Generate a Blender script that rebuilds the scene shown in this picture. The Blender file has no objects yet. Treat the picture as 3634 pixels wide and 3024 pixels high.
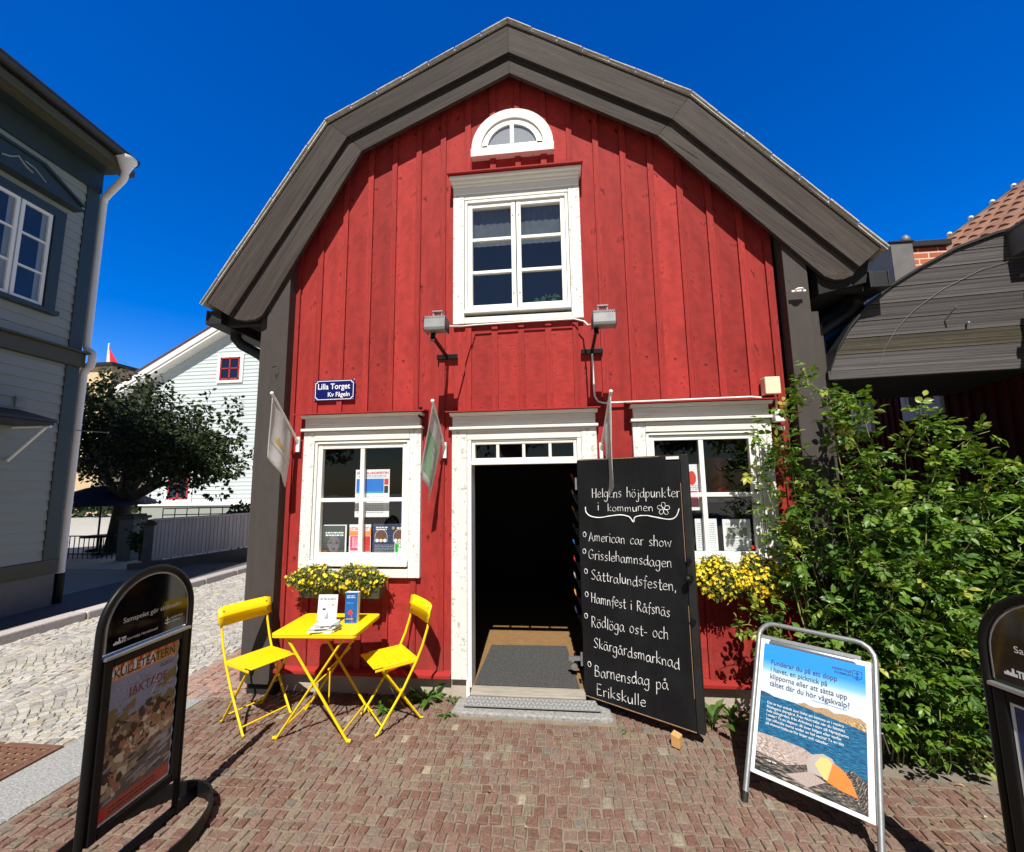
import bpy, math, random
from mathutils import Vector, Matrix
R = math.radians
random.seed(7)
sc = bpy.context.scene
COL = sc.collection

# ------------------------------------------------------------------ camera
CP, CR, CY = 0.12851896, -0.01464833, -0.10584068
def cam_axes():
    cp, sp, cr, sr, cy, sy = math.cos(CP), math.sin(CP), math.cos(CR), math.sin(CR), math.cos(CY), math.sin(CY)
    f = Vector((sy*cp, cy*cp, sp)); ri = Vector((cy, -sy, 0)); u = ri.cross(f)
    return cr*ri + sr*u, -sr*ri + cr*u, f
_r, _u, _f = cam_axes()
cam = bpy.data.objects.new('camera', bpy.data.cameras.new('camera'))
COL.objects.link(cam)
cam.matrix_world = Matrix(((_r.x, _u.x, -_f.x, 0), (_r.y, _u.y, -_f.y, 0), (_r.z, _u.z, -_f.z, 1.78), (0, 0, 0, 1)))
cam.data.sensor_width = 36; cam.data.lens = 15.0
cam.data.clip_start = 0.05; cam.data.clip_end = 2000
sc.camera = cam

# ------------------------------------------------------------------ light
SUN_EL, SUN_AZ = 53.0, -3.2          # shadows travel towards +y, slightly -x
w = bpy.data.worlds.new('World'); sc.world = w; w.use_nodes = True
nt = w.node_tree; nt.nodes.clear()
sky = nt.nodes.new('ShaderNodeTexSky'); sky.sky_type = 'NISHITA'; sky.sun_disc = False
sky.sun_elevation = R(SUN_EL); sky.sun_rotation = R(180 - SUN_AZ); sky.air_density = 1.0; sky.dust_density = 0.15; sky.ozone_density = 3.5
# north sky brightened and saturated, sky around the sun dimmed to deepen shadows
def hs(h, sat, val):
    n = nt.nodes.new('ShaderNodeHueSaturation'); n.inputs['Hue'].default_value = h; n.inputs['Saturation'].default_value = sat; n.inputs['Value'].default_value = val
    nt.links.new(sky.outputs[0], n.inputs['Color']); return n.outputs[0]
tcw = nt.nodes.new('ShaderNodeTexCoord'); sxw = nt.nodes.new('ShaderNodeSeparateXYZ'); nt.links.new(tcw.outputs['Generated'], sxw.inputs[0])
mrw = nt.nodes.new('ShaderNodeMapRange'); mrw.interpolation_type = 'SMOOTHSTEP'; mrw.inputs['From Min'].default_value = 0.0; mrw.inputs['From Max'].default_value = 0.45
nt.links.new(sxw.outputs[1], mrw.inputs[0])
mxw = nt.nodes.new('ShaderNodeMix'); mxw.data_type = 'RGBA'; nt.links.new(mrw.outputs[0], mxw.inputs[0])
nt.links.new(hs(0.508, 1.15, .36), mxw.inputs[6]); nt.links.new(hs(0.52, 1.5, 1.52), mxw.inputs[7])
bg = nt.nodes.new('ShaderNodeBackground'); bg.inputs['Strength'].default_value = 0.09
out = nt.nodes.new('ShaderNodeOutputWorld')
nt.links.new(mxw.outputs[2], bg.inputs[0]); nt.links.new(bg.outputs[0], out.inputs[0])
sl = bpy.data.lights.new('sun', 'SUN'); sl.energy = 5.0; sl.angle = R(0.5); sl.color = (1.0, 0.955, 0.88)
so = bpy.data.objects.new('sun', sl); COL.objects.link(so)
trav = Vector((math.sin(R(SUN_AZ))*math.cos(R(SUN_EL)), math.cos(R(SUN_AZ))*math.cos(R(SUN_EL)), -math.sin(R(SUN_EL))))
so.rotation_euler = trav.to_track_quat('-Z', 'Y').to_euler()
so.location = (0, -5, 10)
sc.view_settings.view_transform = 'Standard'; sc.view_settings.look = 'None'
sc.view_settings.exposure = 0.47; sc.view_settings.gamma = 1.0
sc.render.engine = 'CYCLES'
sc.cycles.max_bounces = 6; sc.cycles.transparent_max_bounces = 12

# ------------------------------------------------------------------ materials
def nodes(name):
    m = bpy.data.materials.new(name); m.use_nodes = True
    t = m.node_tree; t.nodes.clear()
    o = t.nodes.new('ShaderNodeOutputMaterial'); p = t.nodes.new('ShaderNodeBsdfPrincipled')
    t.links.new(p.outputs[0], o.inputs[0])
    return m, t, p, o
def N(t, typ, **kw):
    n = t.nodes.new(typ)
    for k, v in kw.items():
        if k in n.inputs.keys(): n.inputs[k].default_value = v
        else: setattr(n, k, v)
    return n
def mixc(t, fac, a, b, mode='MIX'):
    n = t.nodes.new('ShaderNodeMix'); n.data_type = 'RGBA'; n.blend_type = mode
    for i, v in ((0, fac), (6, a), (7, b)):
        if isinstance(v, bpy.types.NodeSocket): t.links.new(v, n.inputs[i])
        elif i == 0: n.inputs[0].default_value = v
        else: n.inputs[i].default_value = (*v, 1)
    return n.outputs[2]
def coords(t, kind='Object', scale=(1, 1, 1)):
    tc = t.nodes.new('ShaderNodeTexCoord'); mp = t.nodes.new('ShaderNodeMapping')
    mp.inputs['Scale'].default_value = scale
    t.links.new(tc.outputs[kind], mp.inputs[0]); return mp.outputs[0]
def noise(t, vec, scale, detail=4, rough=.55):
    n = N(t, 'ShaderNodeTexNoise', Scale=scale, Detail=detail, Roughness=rough)
    t.links.new(vec, n.inputs['Vector']); return n.outputs['Fac']
def ramp(t, fac, stops):
    n = t.nodes.new('ShaderNodeValToRGB'); e = n.color_ramp.elements
    while len(e) < len(stops): e.new(.5)
    for el, (p, c) in zip(e, stops):
        el.position = p; el.color = (*c, 1) if isinstance(c, tuple) else (c, c, c, 1)
    t.links.new(fac, n.inputs[0]); return n.outputs[0]
def bump(t, p, h, strength=.3, dist=.01):
    b = N(t, 'ShaderNodeBump', Strength=strength, Distance=dist)
    t.links.new(h, b.inputs['Height']); t.links.new(b.outputs[0], p.inputs['Normal'])
def tintnode(t):
    a = t.nodes.new('ShaderNodeAttribute'); a.attribute_name = 'tint'; return a.outputs['Color']
def setp(p, **kw):
    for k, v in kw.items(): p.inputs[k].default_value = v
def mat(name, col, rough=.6, var=.15, scale=6, bs=0, bscale=60, metal=0, spec=.5, kind='Object', st=(1, 1, 1), tint=0.0):
    m, t, p, o = nodes(name)
    v = coords(t, kind, st)
    n = noise(t, v, scale)
    a = tuple(min(1, c*(1-var)) for c in col); b = tuple(min(1, c*(1+var)) for c in col)
    c = mixc(t, n, a, b)
    if tint:
        tn = tintnode(t)
        sp = t.nodes.new('ShaderNodeSeparateColor'); t.links.new(tn, sp.inputs[0])
        mr = N(t, 'ShaderNodeMapRange'); mr.inputs['To Min'].default_value = 1-tint; mr.inputs['To Max'].default_value = 1+tint
        t.links.new(sp.outputs[0], mr.inputs[0])
        c = mixc(t, 1.0, c, mr.outputs[0], 'MULTIPLY')
    t.links.new(c, p.inputs['Base Color'])
    setp(p, Roughness=rough, Metallic=metal); p.inputs['Specular IOR Level'].default_value = spec
    if bs:
        bump(t, p, noise(t, v, bscale, 5), bs)
    return m
def wood_paint(name, col, dark, light, rough=.75, peel=.62, tint=.12, spec=.25, streak=1.0, bs=.35, fleck=.72, cv=.0, dust=False):
    """painted board; UV u runs along the grain in metres"""
    m, t, p, o = nodes(name)
    v = coords(t, 'UV', (2.2, 26, 1)); v2 = coords(t, 'UV', (.8, 3.6, 1)); v3 = coords(t, 'UV', (5, 70, 1))
    g = noise(t, v, 1.0, 6, .6); big = noise(t, v2, 1.6, 5, .6); fine = noise(t, v3, 1.0, 4, .7)
    bigf = ramp(t, big, [(.5-.22*(1-cv), 0.0), (.5+.22*(1-cv), 1.0)]) if cv else big
    base = mixc(t, bigf, tuple(c*(.8-.25*cv) for c in col), tuple(min(1, c*(1.18+.5*cv)) for c in col))
    base = mixc(t, ramp(t, g, [(.3, .28*streak), (.55, 0.0)]), base, tuple(c*.62 for c in col))
    mul = N(t, 'ShaderNodeMath', operation='MULTIPLY'); t.links.new(g, mul.inputs[0]); t.links.new(big, mul.inputs[1])
    pe = ramp(t, mul.outputs[0], [(peel*.5, 0.0), (peel*.5+.05, 1.0)])
    gate = ramp(t, fine, [(.47, 0.0), (.56, 1.0)])
    m2 = N(t, 'ShaderNodeMath', operation='MULTIPLY'); t.links.new(pe, m2.inputs[0]); t.links.new(gate, m2.inputs[1])
    base = mixc(t, m2.outputs[0], base, dark)
    base = mixc(t, ramp(t, fine, [(fleck, 0.0), (fleck+.03, .8)]), base, light)
    sp = t.nodes.new('ShaderNodeSeparateColor'); t.links.new(tintnode(t), sp.inputs[0])
    mr = N(t, 'ShaderNodeMapRange'); mr.inputs['To Min'].default_value = 1-tint; mr.inputs['To Max'].default_value = 1+tint
    t.links.new(sp.outputs[0], mr.inputs[0])
    base = mixc(t, 1.0, base, mr.outputs[0], 'MULTIPLY')
    if dust:
        tc = t.nodes.new('ShaderNodeTexCoord'); sz = t.nodes.new('ShaderNodeSeparateXYZ'); t.links.new(tc.outputs['Object'], sz.inputs[0])
        ad = N(t, 'ShaderNodeMath', operation='MULTIPLY_ADD'); ad.inputs[1].default_value = .9; t.links.new(noise(t, tc.outputs['Object'], 4.5, 5), ad.inputs[0]); t.links.new(sz.outputs[2], ad.inputs[2])
        base = mixc(t, ramp(t, ad.outputs[0], [(.45, .42), (.95, 0.0)]), base, (.20, .075, .055))
    t.links.new(base, p.inputs['Base Color']); setp(p, Roughness=rough); p.inputs['Specular IOR Level'].default_value = spec
    bump(t, p, g, bs, .004)
    return m
MAT = {}
MAT['red'] = wood_paint('falu_red_boards', (.335, .031, .027), (.10, .012, .010), (.50, .13, .09), peel=.60, fleck=.75, spec=.18, streak=2.2, tint=.17, cv=.15, dust=True)
MAT['red_shade'] = wood_paint('shade_darkened_red_boards', (.085, .014, .011), (.02, .006, .005), (.12, .04, .03), peel=.6, fleck=.82, spec=.1)  # red boards darkened: the passage's shade is put into the colour
MAT['redtrim'] = wood_paint('red_trim', (.33, .028, .024), (.10, .02, .015), (.45, .16, .13), peel=.75, fleck=.78, spec=.18)
MAT['black'] = wood_paint('tarred_wood', (.054, .043, .038), (.010, .009, .008), (.24, .21, .19), peel=.50, tint=.22, spec=.2, streak=1.4, fleck=.68, bs=.8, cv=.5)
MAT['post'] = wood_paint('grey_brown_paint', (.066, .056, .052), (.02, .018, .017), (.14, .12, .11), peel=.7, tint=.1, spec=.2, streak=1.0, fleck=.80)
MAT['grey_wood'] = wood_paint('weathered_grey_wood', (.088, .080, .079), (.012, .011, .010), (.32, .28, .22), peel=.50, tint=.25, spec=.2, streak=1.5, fleck=.68, bs=.8, cv=.7)
MAT['white_old'] = wood_paint('weathered_white_paint', (.80, .77, .72), (.44, .42, .38), (.36, .34, .31), peel=.50, tint=.04, streak=.5, fleck=.66, bs=.4)
MAT['white'] = mat('white_sash_paint', (.84, .83, .77), .45, .04, 9)
MAT['yellow'] = mat('yellow_powder_coat', (.84, .565, .004), .45, .10, 5, spec=.35, bs=.02, bscale=30)
MAT['black_metal'] = mat('black_lacquered_steel', (.007, .007, .0072), .42, .3, 20, spec=.2)
MAT['zinc'] = mat('galvanised_steel', (.40, .42, .43), .42, .2, 25, metal=.75, bs=.05)
MAT['lampgrey'] = mat('cast_lamp_grey', (.26, .26, .26), .5, .35, 18, metal=.3)
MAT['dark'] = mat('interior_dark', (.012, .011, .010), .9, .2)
MAT['plaster'] = mat('foundation_plaster', (.42, .36, .30), .9, .25, 5, bs=.4)
MAT['stone'] = mat('granite_step', (.27, .265, .255), .85, .85, 45, bs=.5, bscale=80)
MAT['slab'] = mat('granite_slab', (.275, .275, .27), .85, .75, 60, bs=.8, bscale=90, tint=.15)
MAT['kerb'] = mat('kerb_granite', (.40, .36, .33), .85, .4, 45, bs=.5, bscale=60, tint=.2)
MAT['concrete'] = mat('house_base_concrete', (.17, .165, .15), .9, .3, 4, bs=.3)
MAT['mortar'] = mat('joint_sand', (.215, .175, .125), .95, .45, 9, bs=.5, bscale=200)
MAT['street_base'] = mat('street_joint', (.27, .255, .215), .95, .3, 14, bs=.4, bscale=200)
MAT['fargr'] = mat('pale_square', (.40, .385, .35), .9, .2, 4, bs=.3)
MAT['rust'] = mat('rusty_iron', (.16, .075, .045), .75, .4, 25, bs=.4)
MAT['rubber'] = mat('black_rubber', (.01, .01, .01), .7, .2)
MAT['enamel'] = mat('blue_enamel', (.008, .012, .11), .2, .1)
MAT['enamelw'] = mat('white_enamel', (.85, .85, .86), .3, .03)
MAT['ink'] = mat('dark_ink', (.03, .06, .10), .5, .05)
MAT['chalk'] = mat('white_chalk', (.82, .82, .80), .95, .12, 160)
MAT['paper'] = mat('white_paper', (.80, .81, .82), .6, .03)
MAT['paperg'] = mat('grey_print', (.33, .34, .37), .6, .2, 60)
MAT['gold'] = mat('gold_print', (.50, .33, .07), .5, .1)
MAT['green'] = mat('green_print', (.01, .38, .035), .4, .05)
MAT['greenflag'] = mat('flag_green', (.25, .40, .24), .7, .08)
MAT['pink'] = mat('pink_print', (.70, .03, .13), .5, .2, 30)
MAT['orange'] = mat('orange_print', (.80, .30, .07), .5, .2, 30)
MAT['redprint'] = mat('red_print', (.62, .04, .03), .5, .15, 20)
MAT['navyprint'] = mat('navy_print', (.035, .05, .11), .4, .35, 22)
MAT['darkprint'] = mat('dark_print', (.03, .035, .035), .4, .6, 25)
MAT['blueprint'] = mat('blue_print', (.02, .12, .42), .4, .2, 12)
MAT['skyprint'] = mat('sky_print', (.06, .34, .80), .4, .2, 6)
MAT['cream'] = mat('cream_plastic', (.74, .66, .46), .5, .04)
MAT['whitepl'] = mat('white_plastic', (.82, .80, .76), .45, .03)
MAT['siding'] = mat('grey_green_siding', (.27, .295, .265), .6, .07, 3)
MAT['trimgreen'] = mat('dark_green_trim', (.020, .036, .036), .5, .15, 4)
MAT['olive'] = mat('olive_trim', (.062, .060, .034), .6, .15, 4)
MAT['wsiding'] = mat('pale_white_siding', (.53, .585, .59), .6, .06, 2)
MAT['roofw'] = mat('white_verge', (.80, .78, .74), .5, .05)
MAT['beige'] = mat('beige_render', (.62, .46, .28), .9, .08, 2)
MAT['tin'] = mat('dark_tin', (.018, .019, .021), .5, .3, 6)
MAT['tingrey'] = mat('weathered_tin_cladding', (.16, .155, .15), .55, .45, 5, metal=.2)
MAT['navy'] = mat('navy_canvas', (.004, .006, .05), .8, .1)
MAT['fence'] = mat('pinkish_white_fence', (.78, .74, .73), .7, .06, 4, tint=.08)
MAT['flagred'] = mat('red_flag_cloth', (.75, .02, .03), .7, .05)
MAT['bark'] = mat('bark', (.06, .048, .035), .9, .35, 12, bs=.6)
MAT['cane'] = mat('green_cane', (.24, .27, .08), .6, .25, 20)
MAT['pot'] = mat('plastic_planter', (.045, .05, .035), .6, .2)
MAT['potgrey'] = mat('grey_green_pot', (.30, .30, .24), .6, .1)
MAT['oak'] = mat('worn_wood', (.23, .13, .052), .7, .8, 16, st=(1, 9, 1), bs=.2)
MAT['wedge'] = mat('raw_pine', (.55, .30, .11), .7, .15, 8, st=(1, 1, 9))
MAT['mat_carpet'] = mat('carpet_fibre', (.060, .060, .058), .98, .98, 55, bs=1.0, bscale=90)
MAT['moss'] = mat('moss_lichen', (.10, .085, .045), .98, .9, 40, bs=.8, bscale=90)
MAT['lichen'] = mat('lichened_roof_edge', (.50, .47, .40), .9, .5, 30, bs=.5)
MAT['soil'] = mat('dusty_soil', (.19, .165, .13), .98, .4, 9, bs=.5, bscale=150)
MAT['moss_plank'] = wood_paint('mossy_plank', (.070, .060, .046), (.012, .010, .007), (.42, .34, .18), peel=.40, tint=.2, spec=.15, streak=1.6, fleck=.62, cv=.8)
def brick():
    m, t, p, o = nodes('red_brick')
    b = N(t, 'ShaderNodeTexBrick', Scale=1.0); b.inputs['Color1'].default_value = (.46, .13, .06, 1); b.inputs['Color2'].default_value = (.36, .10, .05, 1)
    b.inputs['Mortar'].default_value = (.62, .52, .42, 1); b.inputs['Mortar Size'].default_value = .008
    b.inputs['Brick Width'].default_value = .25; b.inputs['Row Height'].default_value = .085
    tc = t.nodes.new('ShaderNodeTexCoord'); sx = t.nodes.new('ShaderNodeSeparateXYZ'); cx = t.nodes.new('ShaderNodeCombineXYZ')
    t.links.new(tc.outputs['Object'], sx.inputs[0]); t.links.new(sx.outputs[0], cx.inputs[0]); t.links.new(sx.outputs[2], cx.inputs[1])
    t.links.new(cx.outputs[0], b.inputs['Vector']); t.links.new(b.outputs[0], p.inputs[0]); setp(p, Roughness=.9)
    return m
MAT['brick'] = brick()
def setts(name, cols, sat=1):
    m, t, p, o = nodes(name)
    v = coords(t, 'Object'); sp = t.nodes.new('ShaderNodeSeparateColor'); t.links.new(tintnode(t), sp.inputs[0])
    c = ramp(t, sp.outputs[0], cols)
    n1 = noise(t, v, 70, 5, .7); n2 = noise(t, v, 260, 3, .7); n3 = noise(t, v, 1.3, 4)
    c = mixc(t, ramp(t, n1, [(.36, .8), (.58, 0.0)]), c, mixc(t, 1.0, c, (.5, .47, .45), 'MULTIPLY'))
    c = mixc(t, ramp(t, n2, [(.58, 0.0), (.70, .55)]), c, (.50, .40, .35))
    c = mixc(t, ramp(t, n3, [(.35, .30), (.6, 0.0)]), c, mixc(t, 1.0, c, (.66, .62, .56), 'MULTIPLY'))
    if sat: c = mixc(t, ramp(t, noise(t, v, 9, 5, .7), [(.55, 0.0), (.68, .5)]), c, (.17, .145, .095))
    t.links.new(c, p.inputs[0]); setp(p, Roughness=.82); p.inputs['Specular IOR Level'].default_value = .3
    bump(t, p, n1, .7, .006)
    return m
MAT['redsett'] = setts('red_granite_setts', [(0, (.172, .088, .066)), (.3, (.212, .122, .094)), (.55, (.238, .158, .126)), (.75, (.208, .155, .124)), (.92, (.24, .185, .13)), (.97, (.17, .155, .135)), (1, (.40, .34, .25))])
MAT['greysett'] = setts('pale_granite_setts', [(0, (.36, .35, .33)), (.4, (.47, .455, .42)), (.7, (.55, .53, .48)), (.9, (.50, .45, .36)), (1, (.30, .29, .28))], 0)
MAT['pinksett'] = setts('pink_granite_setts', [(0, (.36, .19, .15)), (.5, (.42, .26, .21)), (1, (.33, .25, .22))])
def glass(name, ior=1.75, tintc=(.96, .98, .98), wob=.06):
    m, t, p, o = nodes(name); t.nodes.remove(p)
    fr = N(t, 'ShaderNodeFresnel'); gm = t.nodes.new('ShaderNodeNewGeometry'); mi = N(t, 'ShaderNodeMapRange'); mi.inputs['To Min'].default_value = ior; mi.inputs['To Max'].default_value = 1/ior; t.links.new(gm.outputs['Backfacing'], mi.inputs[0]); t.links.new(mi.outputs[0], fr.inputs['IOR']); gl = N(t, 'ShaderNodeBsdfGlossy', Roughness=.015); tr = N(t, 'ShaderNodeBsdfTransparent')
    tr.inputs[0].default_value = (*tintc, 1)
    b = N(t, 'ShaderNodeBump', Strength=wob, Distance=.02); t.links.new(noise(t, coords(t), 3.0, 2), b.inputs['Height'])
    t.links.new(b.outputs[0], gl.inputs['Normal'])
    mx = t.nodes.new('ShaderNodeMixShader'); t.links.new(fr.outputs[0], mx.inputs[0]); t.links.new(tr.outputs[0], mx.inputs[1]); t.links.new(gl.outputs[0], mx.inputs[2])
    t.links.new(mx.outputs[0], o.inputs[0]); return m
MAT['glass'] = glass('window_glass'); MAT['glass2'] = glass('sign_perspex', 1.4)
MAT['uglass'] = glass('double_glass', 3.0, wob=.22)
def leafmat(name, cols, trans=.35, rough=.42):
    m, t, p, o = nodes(name)
    sp = t.nodes.new('ShaderNodeSeparateColor'); t.links.new(tintnode(t), sp.inputs[0])
    c = ramp(t, sp.outputs[0], cols); t.links.new(c, p.inputs[0]); setp(p, Roughness=rough); p.inputs['Specular IOR Level'].default_value = .4
    tl = t.nodes.new('ShaderNodeBsdfTranslucent')
    c2 = mixc(t, 1.0, c, (1.4, 1.5, .5), 'MULTIPLY'); t.links.new(c2, tl.inputs[0])
    mx = N(t, 'ShaderNodeMixShader'); mx.inputs[0].default_value = trans
    t.links.new(p.outputs[0], mx.inputs[1]); t.links.new(tl.outputs[0], mx.inputs[2]); t.links.new(mx.outputs[0], o.inputs[0]); return m
MAT['rose'] = leafmat('rose_leaf', [(0, (.028, .070, .014)), (.4, (.068, .145, .019)), (.75, (.15, .255, .027)), (1, (.36, .37, .06))], .22)
MAT['treeleaf'] = leafmat('tree_leaf', [(0, (.010, .018, .006)), (.6, (.020, .034, .008)), (1, (.085, .115, .024))], .12, .65)
MAT['flowerleaf'] = leafmat('bedding_leaf', [(0, (.06, .09, .02)), (.6, (.12, .15, .035)), (1, (.24, .25, .08))], .25)
MAT['weed'] = leafmat('weed_leaf', [(0, (.05, .12, .02)), (1, (.13, .24, .04))], .3)
MAT['petal'] = leafmat('yellow_petal', [(0, (.80, .50, .005)), (.5, (.88, .66, .01)), (1, (.90, .78, .10))], .3, .6)
MAT['hedge'] = leafmat('dark_hedge_leaf', [(0, (.02, .035, .01)), (1, (.05, .08, .02))], .2)
def cloth(name, col, tr=.45):
    m, t, p, o = nodes(name); p.inputs[0].default_value = (*col, 1); setp(p, Roughness=.8)
    tl = t.nodes.new('ShaderNodeBsdfTranslucent'); tl.inputs[0].default_value = (*col, 1)
    mx = N(t, 'ShaderNodeMixShader'); mx.inputs[0].default_value = tr
    t.links.new(p.outputs[0], mx.inputs[1]); t.links.new(tl.outputs[0], mx.inputs[2]); t.links.new(mx.outputs[0], o.inputs[0])
    bump(t, p, noise(t, coords(t), 5, 3), .4, .03); return m
MAT['flagcloth'] = cloth('white_flag_cloth', (.74, .72, .70))
def chalkboard():
    m, t, p, o = nodes('blackboard_paint')
    v = coords(t, 'Object', (2, 2, 1)); n = noise(t, v, 2.2, 6, .65); v2 = coords(t, 'Object', (14, 14, 3)); n2 = noise(t, v2, 1.5, 5, .6)
    c = mixc(t, ramp(t, n, [(.42, 0.0), (.75, .5)]), (.0055, .006, .0075), (.022, .023, .027))
    c = mixc(t, ramp(t, n2, [(.68, 0.0), (.8, .25)]), c, (.12, .12, .12))
    t.links.new(c, p.inputs[0]); setp(p, Roughness=.55); p.inputs['Specular IOR Level'].default_value = .25; return m
MAT['board'] = chalkboard()
def tread():
    m, t, p, o = nodes('aluminium_checker'); setp(p, Metallic=.1, Roughness=.5)
    c = mixc(t, noise(t, coords(t), 60), (.13, .13, .13), (.21, .21, .205)); t.links.new(c, p.inputs[0]); return m
MAT['tread'] = tread()
def gradient(name, stops, axis=2, lo=0, hi=1, rough=.4, nz=.0, nscale=20):
    """printed picture: colours run along one axis of the sheet"""
    m, t, p, o = nodes(name); tc = t.nodes.new('ShaderNodeTexCoord'); sx = t.nodes.new('ShaderNodeSeparateXYZ'); t.links.new(tc.outputs['UV'], sx.inputs[0])
    mr = N(t, 'ShaderNodeMapRange'); mr.inputs['From Min'].default_value = lo; mr.inputs['From Max'].default_value = hi
    t.links.new(sx.outputs[axis], mr.inputs[0]); f = mr.outputs[0]
    if nz:
        mu = N(t, 'ShaderNodeMath', operation='MULTIPLY_ADD'); mu.inputs[1].default_value = nz; t.links.new(noise(t, coords(t, 'UV', (1, 2, 1)), nscale, 5), mu.inputs[0]); t.links.new(f, mu.inputs[2]); f = mu.outputs[0]
    t.links.new(ramp(t, f, stops), p.inputs[0]); setp(p, Roughness=rough); return m
def paint_noise(name, stops, scale=12, st=(1, 1, 1), rough=.4):
    m, t, p, o = nodes(name); n = noise(t, coords(t, 'UV', st), scale, 6, .65)
    t.links.new(ramp(t, n, stops), p.inputs[0]); setp(p, Roughness=rough); return m

# ------------------------------------------------------------------ mesh builder
def wloc(o):
    v = Vector((0, 0, 0))
    while o is not None: v += o.location; o = o.parent
    return v
class MB:
    def __init__(s): s.v = []; s.f = []; s.uv = []; s.t = []; s.sm = []
    def add(s, vs, fs, uvs=None, tint=None, smooth=False):
        b = len(s.v); s.v += [tuple(p) for p in vs]
        tn = tint if tint is not None else random.random()
        o = random.random()*20
        for f in fs:
            s.f.append([b+i for i in f])
            if uvs is None:
                P = [Vector(vs[i]) for i in f]
                n = (P[1]-P[0]).cross(P[2]-P[0]); a = [abs(n.x), abs(n.y), abs(n.z)]; k = a.index(max(a))
                ax = [(1, 2), (0, 2), (0, 1)][k]
                s.uv.append([(p[ax[0]], p[ax[1]]) for p in P])
            else: s.uv.append([(uvs[i][0]+o, uvs[i][1]+o) for i in f])
            s.t.append(tn); s.sm.append(smooth)
    def box(s, x0, x1, y0, y1, z0, z1, tint=None):
        vs = [(x, y, z) for x in (x0, x1) for y in (y0, y1) for z in (z0, z1)]
        d = [abs(x1-x0), abs(y1-y0), abs(z1-z0)]; k = d.index(max(d)); o = [i for i in range(3) if i != k]
        uv = [(p[k], p[o[0]]+p[o[1]]) for p in vs]
        s.add(vs, [(0, 1, 3, 2), (4, 6, 7, 5), (0, 4, 5, 1), (2, 3, 7, 6), (0, 2, 6, 4), (1, 5, 7, 3)], uv, tint)
    def obox(s, c, ax, ay, az, hx, hy, hz, tint=None):
        c = Vector(c); ax = Vector(ax).normalized(); ay = Vector(ay).normalized(); az = Vector(az).normalized()
        vs = []; uv = []; d = [hx, hy, hz]; k = d.index(max(d)); o = [i for i in range(3) if i != k]
        for i in (-1, 1):
            for j in (-1, 1):
                for l in (-1, 1):
                    vs.append(c+ax*hx*i+ay*hy*j+az*hz*l); q = (hx*i, hy*j, hz*l); uv.append((q[k], q[o[0]]+q[o[1]]))
        s.add(vs, [(0, 1, 3, 2), (4, 6, 7, 5), (0, 4, 5, 1), (2, 3, 7, 6), (0, 2, 6, 4), (1, 5, 7, 3)], uv, tint)
    def prism(s, poly, ext, tint=None, along=None):
        """poly: list of 3D points, ext: extrusion vector"""
        P = [Vector(p) for p in poly]; e = Vector(ext); n = len(P)
        vs = P + [p+e for p in P]
        fs = [tuple(range(n)), tuple(range(2*n-1, n-1, -1))] + [(i, n+i, n+(i+1) % n, (i+1) % n) for i in range(n)]
        uv = None
        if along is not None:
            a = Vector(along).normalized(); b = a.cross(e).normalized(); uv = [(p.dot(a), p.dot(b)) for p in vs]
        s.add(vs, fs, uv, tint)
    def tube(s, path, r, n=8, tint=None, flat=1.0, closed=False):
        P = [Vector(p) for p in path]; m = len(P); rs = r if isinstance(r, (list, tuple)) else [r]*m
        ref = None; rings = []
        L = 0; uv = []; vs = []
        for i in range(m):
            if closed: d = P[(i+1) % m]-P[i-1]
            else: d = P[min(i+1, m-1)]-P[max(i-1, 0)]
            if d.length < 1e-9: d = Vector((0, 0, 1))
            d.normalize()
            if ref is None:
                ref = Vector((0, 0, 1)) if abs(d.z) < .9 else Vector((0, 1, 0))
            a = d.cross(ref); a = a.normalized() if a.length > 1e-6 else Vector((1, 0, 0)); b = a.cross(d).normalized(); ref = b
            if i: L += (P[i]-P[i-1]).length
            for k in range(n):
                t = 2*math.pi*k/n
                vs.append(P[i]+a*math.cos(t)*rs[i]+b*math.sin(t)*rs[i]*flat); uv.append((L, t*rs[i]))
        fs = []
        for i in range(m if closed else m-1):
            j = (i+1) % m
            for k in range(n):
                fs.append((i*n+k, i*n+(k+1) % n, j*n+(k+1) % n, j*n+k))
        s.add(vs, fs, uv, tint, True)
        if not closed:
            b = len(s.v)-len(vs)
            s.add([vs[k] for k in range(n)], [tuple(range(n-1, -1, -1))], None, s.t[-1]); s.add([vs[(m-1)*n+k] for k in range(n)], [tuple(range(n))], None, s.t[-1])
    def lathe(s, c, prof, n=24, tint=None):
        vs = []; fs = []; c = Vector(c); m = len(prof)
        for r, z in prof:
            for k in range(n): vs.append(c+Vector((r*math.cos(2*math.pi*k/n), r*math.sin(2*math.pi*k/n), z)))
        for i in range(m-1):
            for k in range(n): fs.append((i*n+k, i*n+(k+1) % n, (i+1)*n+(k+1) % n, (i+1)*n+k))
        s.add(vs, fs, None, tint, True)
    def poly(s, pts, tint=None, uvs=None):
        s.add([tuple(p) for p in pts], [tuple(range(len(pts)))], uvs, tint)
    def build(s, name, m, parent=None, local=False, bevel=0, kind=None, label=None):
        me = bpy.data.meshes.new(name)
        off = Vector((0, 0, 0)) if (local or parent is None) else wloc(parent)
        me.from_pydata([tuple(Vector(p)-off) for p in s.v], [], s.f)
        ul = me.uv_layers.new(name='UVMap'); at = me.color_attributes.new('tint', 'FLOAT_COLOR', 'CORNER')
        uvf = []; tf = []
        for f, u, t in zip(s.f, s.uv, s.t):
            for q in u: uvf += [q[0], q[1]]
            tf += [t, t, t, 1.0]*len(f)
        ul.data.foreach_set('uv', uvf); at.data.foreach_set('color', tf)
        me.polygons.foreach_set('use_smooth', s.sm)
        me.materials.append(MAT[m] if isinstance(m, str) else m)
        me.update()
        o = bpy.data.objects.new(name, me); COL.objects.link(o)
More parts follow.
